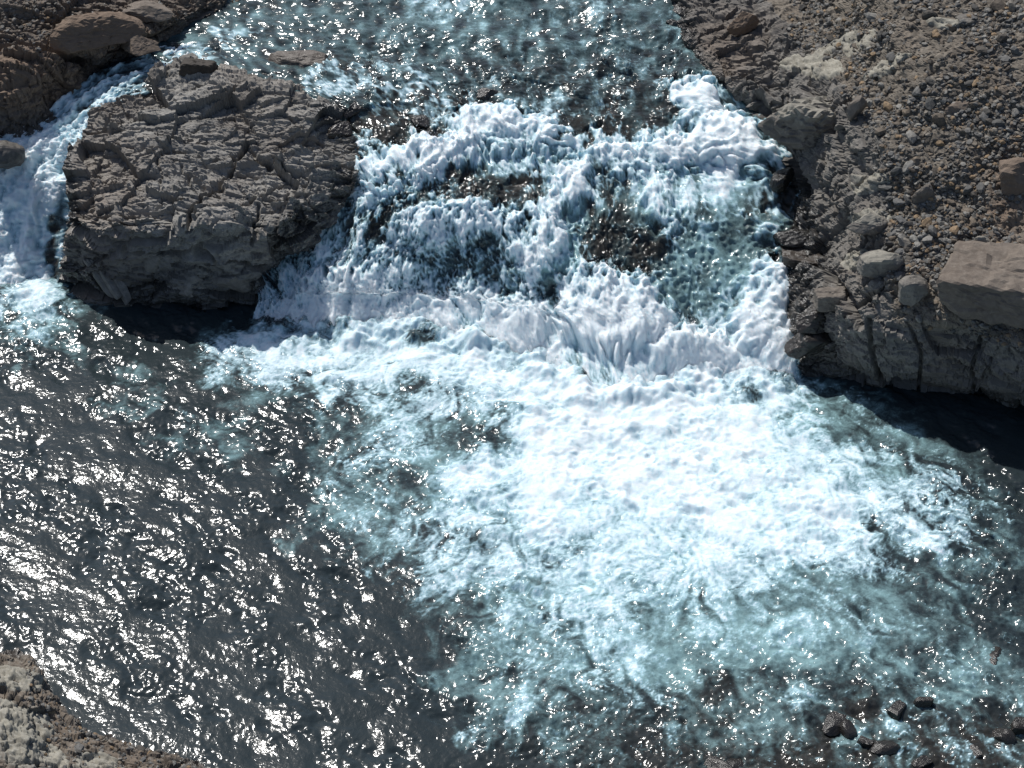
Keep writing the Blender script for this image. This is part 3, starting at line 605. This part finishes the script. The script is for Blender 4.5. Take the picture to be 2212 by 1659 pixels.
cliff = np.clip(sstep(680, 735, Y - np.clip(X - 2080, 0, 400) * .24) + (1 - sstep(0, 90, X - np.interp(Y, [0, 100, 200, 300, 400, 500, 600, 700, 800], [1610, 1690, 1790, 1860, 1880, 1870, 1880, 1880, 1880]))) , 0, 1)
N, D, crk, _ = rocky(G, [(1.9, (1, 1, 1), .34, .8, .06), (.8, (1.4, 1, .7), .17, 1.0, .03), (.33, (1.7, 1, .6), .07, 1.2, .0)], 300)
D = D + (ledges(P, .45, .13, 17) + ledges(P, .2, .06, 18)).reshape(sh)
_, D2, crk2, _ = rocky(G, [(.34, (1.2, 1, 1), .045, 1.3, .02), (.15, (1.1, 1, 1), .035, 1.5, .01)], 340)
gr = (.34 * fbm(P, 2.2, 5, 23, (1, 1, 1), .55) + .05 * fbm(P, .4, 4, 24)).reshape(sh)
D = D * cliff + (D2 + gr) * (1 - cliff) + .04 * fbm(P, .5, 4, 25).reshape(sh)
D -= cliff * (.25 * crackline(X, Y, [(1880, 690), (1885, 760), (1905, 810)], 7) + .2 * crackline(X, Y, [(2120, 720), (2100, 800), (2115, 860)], 6) + .2 * crackline(X, Y, [(1960, 690), (1990, 760), (1985, 830)], 5))
D -= .35 * crackline(X, Y, [(1640, 215), (1700, 330), (1720, 370), (1750, 420)], 14) + .3 * crackline(X, Y, [(1790, 590), (1830, 640), (1860, 700)], 12)
G2 = G + N * D[..., None]
wet = np.clip((1 - sstep(0, 34, X - np.interp(Y, [0, 100, 170, 240, 345, 425, 520, 610, 700, 800], [1460, 1490, 1530, 1620, 1680, 1750, 1760, 1760, 1740, 1720]) + 18 * vnoise(P, .5, 3).reshape(sh))) * .95 + sstep(1.2, .2, G2[..., 2] + .4 * vnoise(P, .6, 4).reshape(sh)) * .9, 0, 1)
moss = blobs(X, Y, [(1800, 110, 75, 24, -30, .8), (1760, 135, 60, 34, 0, .8), (1830, 140, 70, 18, -25, .5), (1770, 205, 60, 26, -20, .4), (1880, 395, 60, 40, 0, .25), (1870, 480, 50, 30, 0, .5), (2050, 55, 60, 12, 0, .4)])
tone = np.clip(blobs(X, Y, [(2120, 560, 120, 70, 0, .7), (2190, 370, 60, 120, 0, .6), (2150, 480, 80, 40, 0, .5), (1560, 90, 110, 90, 0, .35)]) + .5 * fbm(P, 1.6, 4, 26).reshape(sh), 0, 1)
RBG, RBN, RBX, RBY, RBC = G2, N, X, Y, cliff
c4 = cliff[:-1, :-1] > .5
at_ = {'wet': wet, 'tone': tone, 'moss': moss - .3}
setp(grid_obj('scree_slope', G2, at_, SCREE, smooth=False, keep=~c4), 'brown grey scree slope rising up the right bank', kind='structure')
CLIFF = rock_mat('grey_cliff', (0.125, 0.118, 0.108), (0.17, 0.158, 0.142), (0.225, 0.208, 0.185), 1.2)
setp(grid_obj('rock_cliff', G2, at_, CLIFF, smooth=False, keep=c4), 'dark jointed basalt cliff edging the right bank down to the pool', 'cliff')

# near shore, bottom left
rows = [
    [(-150, 1345, -.3), (-60, 1385, -.3), (15, 1405, -.3), (70, 1425, -.3), (115, 1485, -.3), (200, 1580, -.3), (320, 1610, -.3), (440, 1650, -.3), (540, 1720, -.3)],
    [(-150, 1400, .9), (-60, 1405, 1.0), (10, 1420, 1.0), (62, 1450, .9), (100, 1525, .7), (190, 1600, .4), (310, 1630, .25), (420, 1670, .2), (500, 1740, .15)],
    [(-150, 1470, 1.6), (-60, 1470, 1.6), (5, 1485, 1.55), (55, 1525, 1.4), (95, 1590, 1.1), (180, 1650, .9), (290, 1690, .7), (390, 1730, .5), (470, 1790, .4)],
    [(-150, 1600, 2.0), (-60, 1600, 2.0), (0, 1610, 2.0), (50, 1640, 1.8), (95, 1690, 1.5), (170, 1740, 1.3), (270, 1780, 1.1), (370, 1810, .8), (450, 1850, .6)],
    [(-150, 1800, 2.2), (-60, 1800, 2.2), (0, 1800, 2.2), (50, 1810, 2.1), (95, 1830, 1.9), (170, 1850, 1.7), (270, 1870, 1.4), (370, 1890, 1.1), (450, 1910, .8)]]
G = net(rows, .032, 1.0); sh = G.shape[:2]; X, Y = px(G)
N, D, crk, P = rocky(G, [(1.0, (1.4, 1, 1), .12, .8, .05), (.4, (1.6, 1, .6), .085, 1.1, .04), (.17, (1.6, 1, .6), .055, 1.3, .01)], 400)
moss = blobs(X, Y, [(40, 1450, 90, 60, 0, .5), (30, 1560, 110, 60, 0, .7), (70, 1640, 110, 60, 20, .8), (200, 1650, 40, 20, 0, .4)])
D += (.05 * fbm(P, .6, 5, 33) + .03 * fbm(P, .15, 3, 34)).reshape(sh) 
G2 = G + N * D[..., None]
wet = np.clip(sstep(.5, .0, G2[..., 2]) * .9, 0, 1)
NSG, NSN, NSX, NSY = G2, N, X, Y
setp(grid_obj('near_shore', G2, {'wet': wet, 'tone': np.clip(.3 + .3 * fbm(P, .8, 3, 3).reshape(sh), 0, 1), 'moss': moss - .1}, SCREE, smooth=False), 'mossy stony shore at the lower left corner', kind='structure')

# ------------------------------------------------------------------ loose rocks
import bmesh
def ico(sub):
    bm = bmesh.new(); bmesh.ops.create_icosphere(bm, subdivisions=sub, radius=1.0)
    V = np.array([v.co[:] for v in bm.verts]); F = np.array([[v.index for v in f.verts] for f in bm.faces]); bm.free(); return V, F
ICO = {k: ico(k) for k in (1, 2, 3, 4, 5)}
def rockshape(sub, seed, dims=(1, 1, 1), cuts=11, rough=.03, ledge=0, boxy=0):
    """angular stone: a sphere of directions pushed out to a random convex polyhedron, then weathered"""
    r = np.random.default_rng(seed); V, F = ICO[sub]
    n = r.standard_normal((cuts, 3)); n /= np.linalg.norm(n, axis=1)[:, None]; d = r.uniform(.62, 1.0, cuts)
    if boxy:
        b = np.array([[1, 0, 0], [-1, 0, 0], [0, 1, 0], [0, -1, 0], [0, 0, 1], [0, 0, -1]], float) + r.normal(0, .12, (6, 3))
        b /= np.linalg.norm(b, axis=1)[:, None]; n = np.vstack([b, n[:3]]); d = np.concatenate([r.uniform(.66, .8, 6), d[:3] + .25])
    c = V @ n.T; t = np.where(c > .05, d / np.maximum(c, .05), 9).min(1); t = np.minimum(t, 1.25)
    P = V * t[:, None] * np.array(dims)
    if sub >= 2: 
        s0 = float(np.mean(dims))
        P = P + V * ((rough * s0 * 2) * fbm(P + seed, s0 * .5, 4, seed))[:, None]
        if sub >= 4:
            h, c_, _ = facets(P + seed, s0 * .4, (1, 1, .6), seed, 1.0)
            P = P + V * (s0 * .045 * h)[:, None]
            if ledge: P = P + V * ledges(P + seed, s0 * .3, s0 * ledge, seed)[:, None]
    return P, F
def flat(P, F): return P, F
def put_rock(name, label, X, Y, z, dims, seed, mat, cat='rock', sub=4, rot=0., tiltx=0., group=None, wet=0., mossv=-.6, tone=0., cuts=11, boxy=0, ledge=.06, wetline=None):
    P, F = rockshape(sub, seed, dims, cuts, .03, ledge, boxy)
    R = np.array(Matrix.Rotation(rot, 3, 'Z') @ Matrix.Rotation(tiltx, 3, 'X')); P = P @ R.T
    loc = at(X, Y, z)
    zz = P[:, 2] / max(dims[2], .01)
    mo = np.full(len(P), mossv) + (sstep(.0, .7, zz) * .9 if mossv > -.5 else 0)
    wv = np.full(len(P), wet)
    if wetline is not None: wv = np.maximum(wv, sstep(wetline + .25, wetline, P[:, 2] + loc[2]))
    me = raw_mesh(name, P, F, {'wet': wv, 'moss': mo, 'tone': np.full(len(P), tone)}, False, mat)
    o = link(name, me); o.location = loc; return setp(o, label, cat, group)
Z = ZS
B = put_rock
B('boulder', 'large grey boulder with a mossy crest overhanging the right edge of the falls', 1765, 268, 4.1, (1.75, 1.1, 1.0), 8, GREYB, 'boulder', 5, .2, -.12, None, 0, -.2, .1, 20, 0, .1)
B('rock_block', 'big flat topped pinkish brown block at the right picture edge above the cliff', 2185, 612, 3.75, (2.2, 1.4, .9), 8, GREYB, 'boulder', 5, -.3, .16, None, 0, -.5, .45, 9, 1, .03)
B('boulder', 'pale upright pointed stone standing alone on the scree', 1992, 432, 4.5, (.30, .26, .48), 12, GREYB, 'boulder', 4, .6, .0, None, 0, -.6, .25, 9)
B('boulder', 'dark square boulder near the top right of the scree slope', 2095, 52, 7.35, (.48, .34, .32), 15, GREYB, 'boulder', 4, .3, 0, None, .35, -.6, 0, 8, 1)
B('boulder', 'orange brown boulder by the upper river on the right bank', 1608, 50, 6.8 * .66, (.50, .36, .32), 21, GREYB, 'boulder', 4, .4, 0, None, 0, -.6, .95)
B('rock_block', 'dark box shaped rock sitting at the back edge of the big outcrop', 432, 152, 6.55 * Z, (.66, .42, .42), 25, DARKB, 'rock', 4, -.15, 0, None, .2, -.6, .1, 9, 1)
B('rock_slab', 'low wet slab breaking the surface of the upper river', 640, 128, 6.15 * Z, (.95, .42, .16), 28, BROWN, 'rock', 4, -.15, .12, None, .6, -.6, .2, 10)
B('boulder', 'dark rounded rock at the left edge beside the narrow fall', -2, 338, 4.1 * Z + .15, (.62, .5, .5), 31, GREYB, 'rock', 4, .5, 0, None, .55)
B('rock_wedge', 'small black wedge of rock in the right side of the falls', 1693, 388, 4.25 * Z + .1, (.42, .25, .32), 33, DARKB, 'rock', 4, .8, .2, None, 1.0, -.6, 0, 7)
B('rock_ledge', 'black wet ledge at the right edge of the white water', 1712, 517, 3.1 * Z + .1, (.58, .3, .22), 36, DARKB, 'rock', 4, .1, 0, None, 1.0, -.6, 0, 9)
B('rock_slab', 'wet grey slab shelving out of the cascade under the black ledge', 1735, 560, 2.8 * Z + .05, (.75, .4, .22), 39, DARKB, 'rock', 4, -.2, .1, None, .8, -.6, .4, 9, 1)
B('rock_slab', 'flat lit slab leaning on the bank left of the gully', 1795, 645, 2.3, (.58, .36, .30), 41, GREYB, 'rock', 4, -.1, .1, None, .1, -.6, .3, 8, 1)
B('rock_step', 'glistening dark rock step below the leaning slab', 1752, 690, 1.55, (.55, .4, .32), 44, DARKB, 'rock', 4, .2, 0, None, 1.0, -.6, .3, 9)
B('rock_step', 'lowest wet step where the cliff meets the falls', 1745, 742, .95, (.62, .4, .34), 46, DARKB, 'rock', 4, .1, 0, None, 1.0, -.6, .3, 9)
B('boulder', 'grey green lichen covered boulder right of the dark gully', 1900, 565, 3.6, (.62, .42, .36), 49, GREYB, 'boulder', 4, .2, 0, None, 0, -.2)
B('boulder', 'pale knobbly moss covered boulder halfway down the scree edge', 1862, 395, 4.1, (.42, .35, .38), 52, GREYB, 'boulder', 4, .2, 0, None, 0, -.15)
B('boulder', 'pale mossy hump beside the scree edge above the lichen boulder', 1882, 480, 3.95, (.6, .35, .24), 55, GREYB, 'boulder', 4, .1, 0, None, 0, -.15)
B('boulder', 'grey rounded boulder pair upper half lit above the cliff edge', 1968, 632, 3.35, (.42, .34, .40), 58, GREYB, 'boulder', 4, .4, 0, None, 0, -.5)
B('boulder', 'ochre topped boulder in the middle of the scree', 2085, 245, 6.1, (.55, .4, .34), 61, GREYB, 'boulder', 4, .2, 0, None, 0, -.5, .6)
B('boulder', 'pale boulder resting on the big pinkish block', 2120, 525, 4.25, (.24, .2, .2), 64, GREYB, 'boulder', 3, .2, 0, None, 0, -.3, .4)
B('boulder', 'brown weathered boulder at the right picture edge above the big block', 2205, 385, 5.4, (.75, .5, .5), 67, GREYB, 'boulder', 4, -.2, 0, None, 0, -.6, .8)
B('boulder', 'tall pale stone on the scree beside the big overhanging boulder', 1850, 232, 6.2 * .9, (.26, .2, .42), 70, GREYB, 'boulder', 3, .5, .2, None, 0, -.6, .3)
# brown boulders of the left bank
B('boulder', 'large reddish brown boulder on the upper left bank', 205, 72, 7.4 * Z, (1.25, .7, .5), 73, BROWN, 'boulder', 5, .1, 0, None, 0, -.6, .95)
B('boulder', 'grey tan boulder beside the channel on the upper left bank', 300, 98, 6.9 * Z, (.62, .42, .32), 76, BROWN, 'boulder', 4, -.2, 0, None, 0, -.6, .45)
B('boulder', 'flat light slab near the top edge of the left bank', 310, 22, 7.6 * Z, (.85, .4, .22), 79, GREYB, 'rock', 4, -.3, 0, None, 0, -.6, .4)
# rocks breaking the shallows, lower right
for i, (x, y, dx, dz, lab) in enumerate([
    (1998, 1522, .22, .30, 'upright black rock standing in the lower right rapids'), (1940, 1535, .34, .2, 'black rock left of the upright one in the rapids'),
    (1833, 1580, .24, .22, 'small pointed black rock amid ripples in the lower right shallows'), (1868, 1608, .26, .24, 'black rock at the left end of the low rock line in the shallows'),
    (1912, 1616, .34, .18, 'wide dark rock in the middle of the low rock line in the shallows'), (1945, 1592, .18, .12, 'small brown rock above the low rock line'),
    (2165, 1590, .30, .26, 'dark rock ringed by foam near the lower right corner'), (2210, 1575, .4, .3, 'dark rock cut by the right picture edge near the bottom'),
    (1810, 1560, .4, .1, 'long brown rock barely awash in the shallows'), (2105, 1625, .24, .16, 'low brown rock between two foam patches at the lower right'),
    (1560, 1652, .5, .14, 'flat brown rock awash at the bottom edge'), (1990, 1650, .3, .14, 'low dark rock at the bottom edge below the rock line'), (2150, 1420, .3, .1, 'dark rock just awash near the right edge')]):
    B('river_rock', lab, x, y, -.04, (dx * 1.05, dx * .6, dz * .9), 90 + i, DARKB, 'rock', 3, i * .9, 0, 'rocks breaking the surface of the shallows', 1.0, -.6, .15, 7, i % 2)
# wet boulders under the lip
for i, (x, y, z, dx, lab) in enumerate([(1052, 432, 4.15, .22, 'small dark rock with water spilling round it at the top of the curtain'), (770, 235, 5.6, .4, 'black wet rock at the left end of the lip beside the outcrop'),
    (735, 285, 5.15, .45, 'black wet rock between the outcrop and the white crest'), (905, 262, 5.4, .35, 'dark rock showing just above the white crest'), (1050, 205, 5.75, .4, 'dark rock in the gap above the highest foam crest')]):
    B('wet_rock', lab, x, y, z * Z, (dx, dx * .7, dx * .5), 120 + i, DARKB, 'rock', 4, i * .7, 0, 'wet rocks along the lip of the falls', 1.0, -.6, .2, 9)

# fallen columns at the foot of the outcrop (parts of it)
bp = []
rr = random.Random(4)
for i in range(15):
    x = 190 + i * 13.5 + rr.uniform(-4, 4); y = 590 + 28 * math.sin(i * .35) - 16 + rr.uniform(-9, 9); z = .62 + rr.uniform(-.1, .15)
    P, F = rockshape(3, 300 + i, (.16, .72 + rr.uniform(-.15, .2), .17), 9, .02, 0, 1)
    me = raw_mesh('rock_column', P, F, {'wet': np.full(len(P), .1), 'moss': np.full(len(P), -.6), 'tone': np.full(len(P), .1)}, False, ROCK)
    o = link('rock_column', me, outcrop); o.location = at(x, y, z); o.rotation_euler = (.75 + rr.uniform(-.1, .1), rr.uniform(-.3, .3), .75 + rr.uniform(-.12, .12))
for i, (x, y, z, d, lab) in enumerate([(420, 548, 1.55, .42, 'pale rounded knob'), (515, 600, .75, .75, None), (412, 615, .65, .55, None), (330, 560, 1.3, .45, None)]):
    P, F = rockshape(4, 330 + i, (d, d * .7, d * .75), 12, .03, .04)
    me = raw_mesh('rock_knob', P, F, {'wet': np.full(len(P), .1), 'moss': np.full(len(P), -.6), 'tone': np.full(len(P), .1)}, False, ROCK)
    o = link('rock_knob', me, outcrop); o.location = at(x, y, z)
    if lab: o['label'] = lab

# moss cushions on the scree
def moss_patch(label, src, cx, cy, rx, ry, ang, seed, th=.10):
    """a cushion grown over the ground it lies on: a piece of that ground raised into woolly lumps"""
    G, N = src; X, Y = px(G); Q = G.reshape(-1, 3)
    nz = fbm(Q, .9, 4, seed).reshape(X.shape); nz2 = fbm(Q, .35, 3, seed + 4).reshape(X.shape)
    m = blobs(X + 26 * nz, Y + 20 * nz, [(cx, cy, rx, ry, ang, 1)]) * (1 + .9 * nz2)
    jj, ii = np.where(m > .15)
    j0, j1, i0, i1 = max(jj.min() - 2, 0), jj.max() + 3, max(ii.min() - 2, 0), ii.max() + 3
    G, N, m = G[j0:j1, i0:i1], N[j0:j1, i0:i1], m[j0:j1, i0:i1]; P = G.reshape(-1, 3); sh = m.shape
    lump = .8 * (1 - np.abs(fbm(P, .42, 3, seed))) + .45 * (1 - np.abs(vnoise(P, .17, seed + 2))) + .22 * (1 - np.abs(vnoise(P, .075, seed + 3)))
    h = sstep(.2, .6, m) * th * (.25 + .75 * lump.reshape(sh)) - .03
    G2 = G + (N * .4 + np.array([0, 0, .6])) * h[..., None]
    kp = (m[:-1, :-1] > .2); z0 = np.zeros(sh)
    o = grid_obj('moss_patch', G2, {'wet': z0, 'moss': z0 + .1, 'tone': z0}, MOSS, True, kp)
    return setp(o, label, 'moss', 'moss cushions on the banks')

# scattered stones
def scatter(G, N, wgt, n, rng):
    p = wgt.ravel().clip(0); p = p / p.sum(); i = rng.choice(len(p), n, p=p); return G.reshape(-1, 3)[i], N.reshape(-1, 3)[i]
rng = np.random.default_rng(77)
variants = []
for k in range(14):
    P, F = rockshape(2, 500 + k, (1, rng.uniform(.6, .9), rng.uniform(.4, .75)), 9, .02)
    variants.append(raw_mesh('scree_stone', P, F, {}, False, STONES))
USED = set()
def side(X, Y, marks):
    n, mx, my = min(marks, key=lambda q: (q[1] - X) ** 2 + (q[2] - Y) ** 2); dx, dy = X - mx, Y - my
    if abs(dx) > abs(dy): d = 'to the left of' if dx < 0 else 'to the right of'
    else: d = 'above' if dy < 0 else 'below'
    return d + ' the ' + n
def stones_individual(G, N, wgt, n, sizes, marks, group):
    P, Nn = scatter(G, N, wgt, n, rng)
    for i in range(n):
        s_ = sizes[0] + (sizes[1] - sizes[0]) * rng.random() ** 2; ci = int(rng.integers(len(SC)))
        o = bpy.data.objects.new('scree_stone', variants[rng.integers(len(variants))]); S.collection.objects.link(o)
        X, Y = px(np.array(P[i])); sz = 'small' if s_ < .12 else ('mid sized' if s_ < .18 else 'large')
        for _ in range(12):
            lb = '%s %s stone %s' % (sz, SC[ci][0], side(X, Y, marks))
            if lb not in USED: break
            ci = (ci + 5) % 12; lb = None
        if lb is None: lb = '%s %s stone half sunk in the ground %s' % (sz, SC[ci][0], side(X, Y, marks))
        USED.add(lb)
        o.material_slots[0].link = 'OBJECT'; o.material_slots[0].material = STONE1[ci]
        o.location = P[i] + Nn[i] * s_ * .02; o.scale = (s_, s_ * rng.uniform(.8, 1.1), s_ * rng.uniform(.8, 1.2))
        o.rotation_euler = (rng.uniform(-.6, .6), rng.uniform(-.6, .6), rng.uniform(0, 6.28))
        setp(o, lb, 'stone', group)
def stones_stuff(name, label, G, N, wgt, n, lo, hi, sub=1, seed=1, mat=None):
    r = np.random.default_rng(seed); P, Nn = scatter(G, N, wgt, n, r)
    base = [rockshape(sub, 600 + k, (1, r.uniform(.6, .9), r.uniform(.4, .75)), 8) for k in range(12)]
    Vs, Fs = [], []; off = 0
    sz = lo + (hi - lo) * r.random(n) ** 3
    a = r.uniform(0, 6.28, n); b = r.uniform(-.6, .6, n)
    for i in range(n):
        V, F = base[i % 12]; ca, sa, cb, sb = math.cos(a[i]), math.sin(a[i]), math.cos(b[i]), math.sin(b[i])
        R = np.array([[ca, -sa * cb, sa * sb], [sa, ca * cb, -ca * sb], [0, sb, cb]])
        Vs.append(V @ R.T * sz[i] + P[i] + Nn[i] * sz[i] * .0); Fs.append(F + off); off += len(V)
    o = link(name, raw_mesh(name, np.concatenate(Vs), np.concatenate(Fs), {}, False, mat or STONES))
    return setp(o, label, kind='stuff')
slope = (1 - RBC) * (RBX > 1560) * (RBX < 2260) * (RBY > -60)
patchy = sstep(-.15, .30, fbm(RBG.reshape(-1, 3), 1.8, 4, 66).reshape(slope.shape)) * .93 + .07
RM = [('dark square boulder', 2095, 52), ('orange brown boulder', 1608, 50), ('long moss ridge', 1800, 112), ('overhanging boulder', 1765, 268), ('ochre topped boulder', 2085, 245), ('standing stone', 1992, 432),
      ('brown boulder at the right edge', 2205, 385), ('knobbly mossy boulder', 1862, 395), ('lichen boulder', 1900, 565), ('flat topped block', 2150, 575), ('rounded boulder over the cliff', 1968, 632)]
stones_individual(RBG, RBN, slope * (.3 + patchy), 270, (.085, .24), RM, 'larger stones of the right bank scree')
stones_stuff('scree', 'small loose grey and ochre scree stones covering the right bank', RBG, RBN, slope * patchy, 12500, .018, .12, 1, 5)
stones_stuff('pebbles', 'coarse stones strewn over the right bank', RBG, RBN, slope * patchy, 800, .06, .12, 2, 6)
wl_ = (NSX > -60) * (NSX < 520) * (NSY < 1720) * (NSG[..., 2] > .12)
stones_individual(NSG, NSN, wl_ * (NSX > 80), 42, (.06, .16), [('pale moss of the near shore', 60, 1600), ('near shore tip by the bottom edge', 430, 1650), ('dark corner of the near shore', 100, 1530), ('middle of the near shore', 240, 1640)], 'larger stones of the near shore')
stones_stuff('shore_gravel', 'small broken stones on the near shore', NSG, NSN, wl_ * (NSX > 60), 1500, .025, .085, 1, 7)
wlb = (LBG[..., 2] > 6.6 * Z)
lx, ly = px(LBG)
stones_stuff('bank_gravel', 'small stones on the flat part of the upper left bank', LBG, LBN, ((lx < 160) * (ly < 110) + .15 * (lx < 420) * (ly < 130)) * (ly > -60) * wlb, 900, .03, .11, 1, 8)
RB = (RBG, RBN); NS = (NSG, NSN)
for a in [('long pale grey green moss ridge high on the right bank', RB, 1815, 105, 95, 20, -28, 1), ('broad woolly moss patch below the long moss ridge', RB, 1755, 142, 75, 26, 5, 2),
          ('thin moss streak right of the broad patch', RB, 1905, 140, 70, 12, -25, 3), ('small moss patch left of the dark square boulder', RB, 2045, 50, 40, 12, 0, 6),
          ('pale moss by the knobbly boulder at the scree edge', RB, 1880, 395, 50, 26, -10, 5), ('tangled moss cushion halfway down the scree', RB, 1885, 478, 52, 26, 0, 7), ('moss cushion just above the gully', RB, 1850, 560, 40, 26, 0, 8),
          ('pale woolly moss heap on the near shore at the left edge', NS, 30, 1560, 110, 46, 15, 9, .09), ('pale moss tongue running down the near shore', NS, 75, 1625, 90, 34, 25, 10, .08), ('thin moss crust on the top of the near shore', NS, 30, 1460, 70, 32, 10, 11, .05), ('pale moss at the bottom picture edge', NS, 215, 1655, 60, 22, 0, 12, .07)]:
    moss_patch(*a)

# ------------------------------------------------------------------ flying spray: tiny drops and foam flecks
def spray(name, label, G, N, wgt, n, lift, seed, lo=.008, hi=.03):
    r = np.random.default_rng(seed); P, Nn = scatter(G, N, wgt, n, r)
    P = P + Nn * (np.abs(r.normal(0, lift, n)))[:, None] + r.normal(0, .03, (n, 3)); P[:, 2] += np.abs(r.normal(0, lift * .6, n))
    T = np.array([[1, 1, 1], [1, -1, -1], [-1, 1, -1], [-1, -1, 1]]) * .75; F = np.array([[0, 2, 1], [0, 1, 3], [0, 3, 2], [1, 2, 3]])
    s_ = lo + (hi - lo) * r.random(n) ** 3
    st_ = np.ones((n, 1, 3)); st_[:, 0, 2] = r.uniform(.8, 2.0, n)
    V = (T[None] * s_[:, None, None] * st_ + P[:, None, :]).reshape(-1, 3); Fs = (F[None] + 4 * np.arange(n)[:, None, None]).reshape(-1, 3)
    o = link(name, raw_mesh(name, V, Fs, {}, True, SPRAY)); return setp(o, label, kind='stuff')
m = M('spray'); SPRAY = m.done(m.bsdf((.88, .91, .94), .4, .4, 1.33))
Xf, Yf = px(FALLG)
wt = np.clip(FALLF - .35, 0, 1) * sstep(215, 300, Yf) * (1 - sstep(820, 870, Yf)) * (Xf > 560) * (Xf < 1730) * (.3 + sstep(430, 600, Yf))
spray('fall_spray', 'white spray flying off the main waterfall', FALLG, FALLN, wt, 16000, .05, 9, .006, .016)
spray('splash_drops', 'fine drops thrown up along the foot and crests of the main waterfall', FALLG, FALLN, wt * (1 + 2 * sstep(620, 760, Yf)), 30000, .17, 19, .003, .011)
Xf, Yf = px(SIDEG)
wt = np.clip(SIDEF - .35, 0, 1) * sstep(250, 350, Yf) * (Xf > -40)
spray('side_spray', 'white spray along the narrow left fall', SIDEG, SIDEN, wt, 3500, .05, 10, .006, .02)
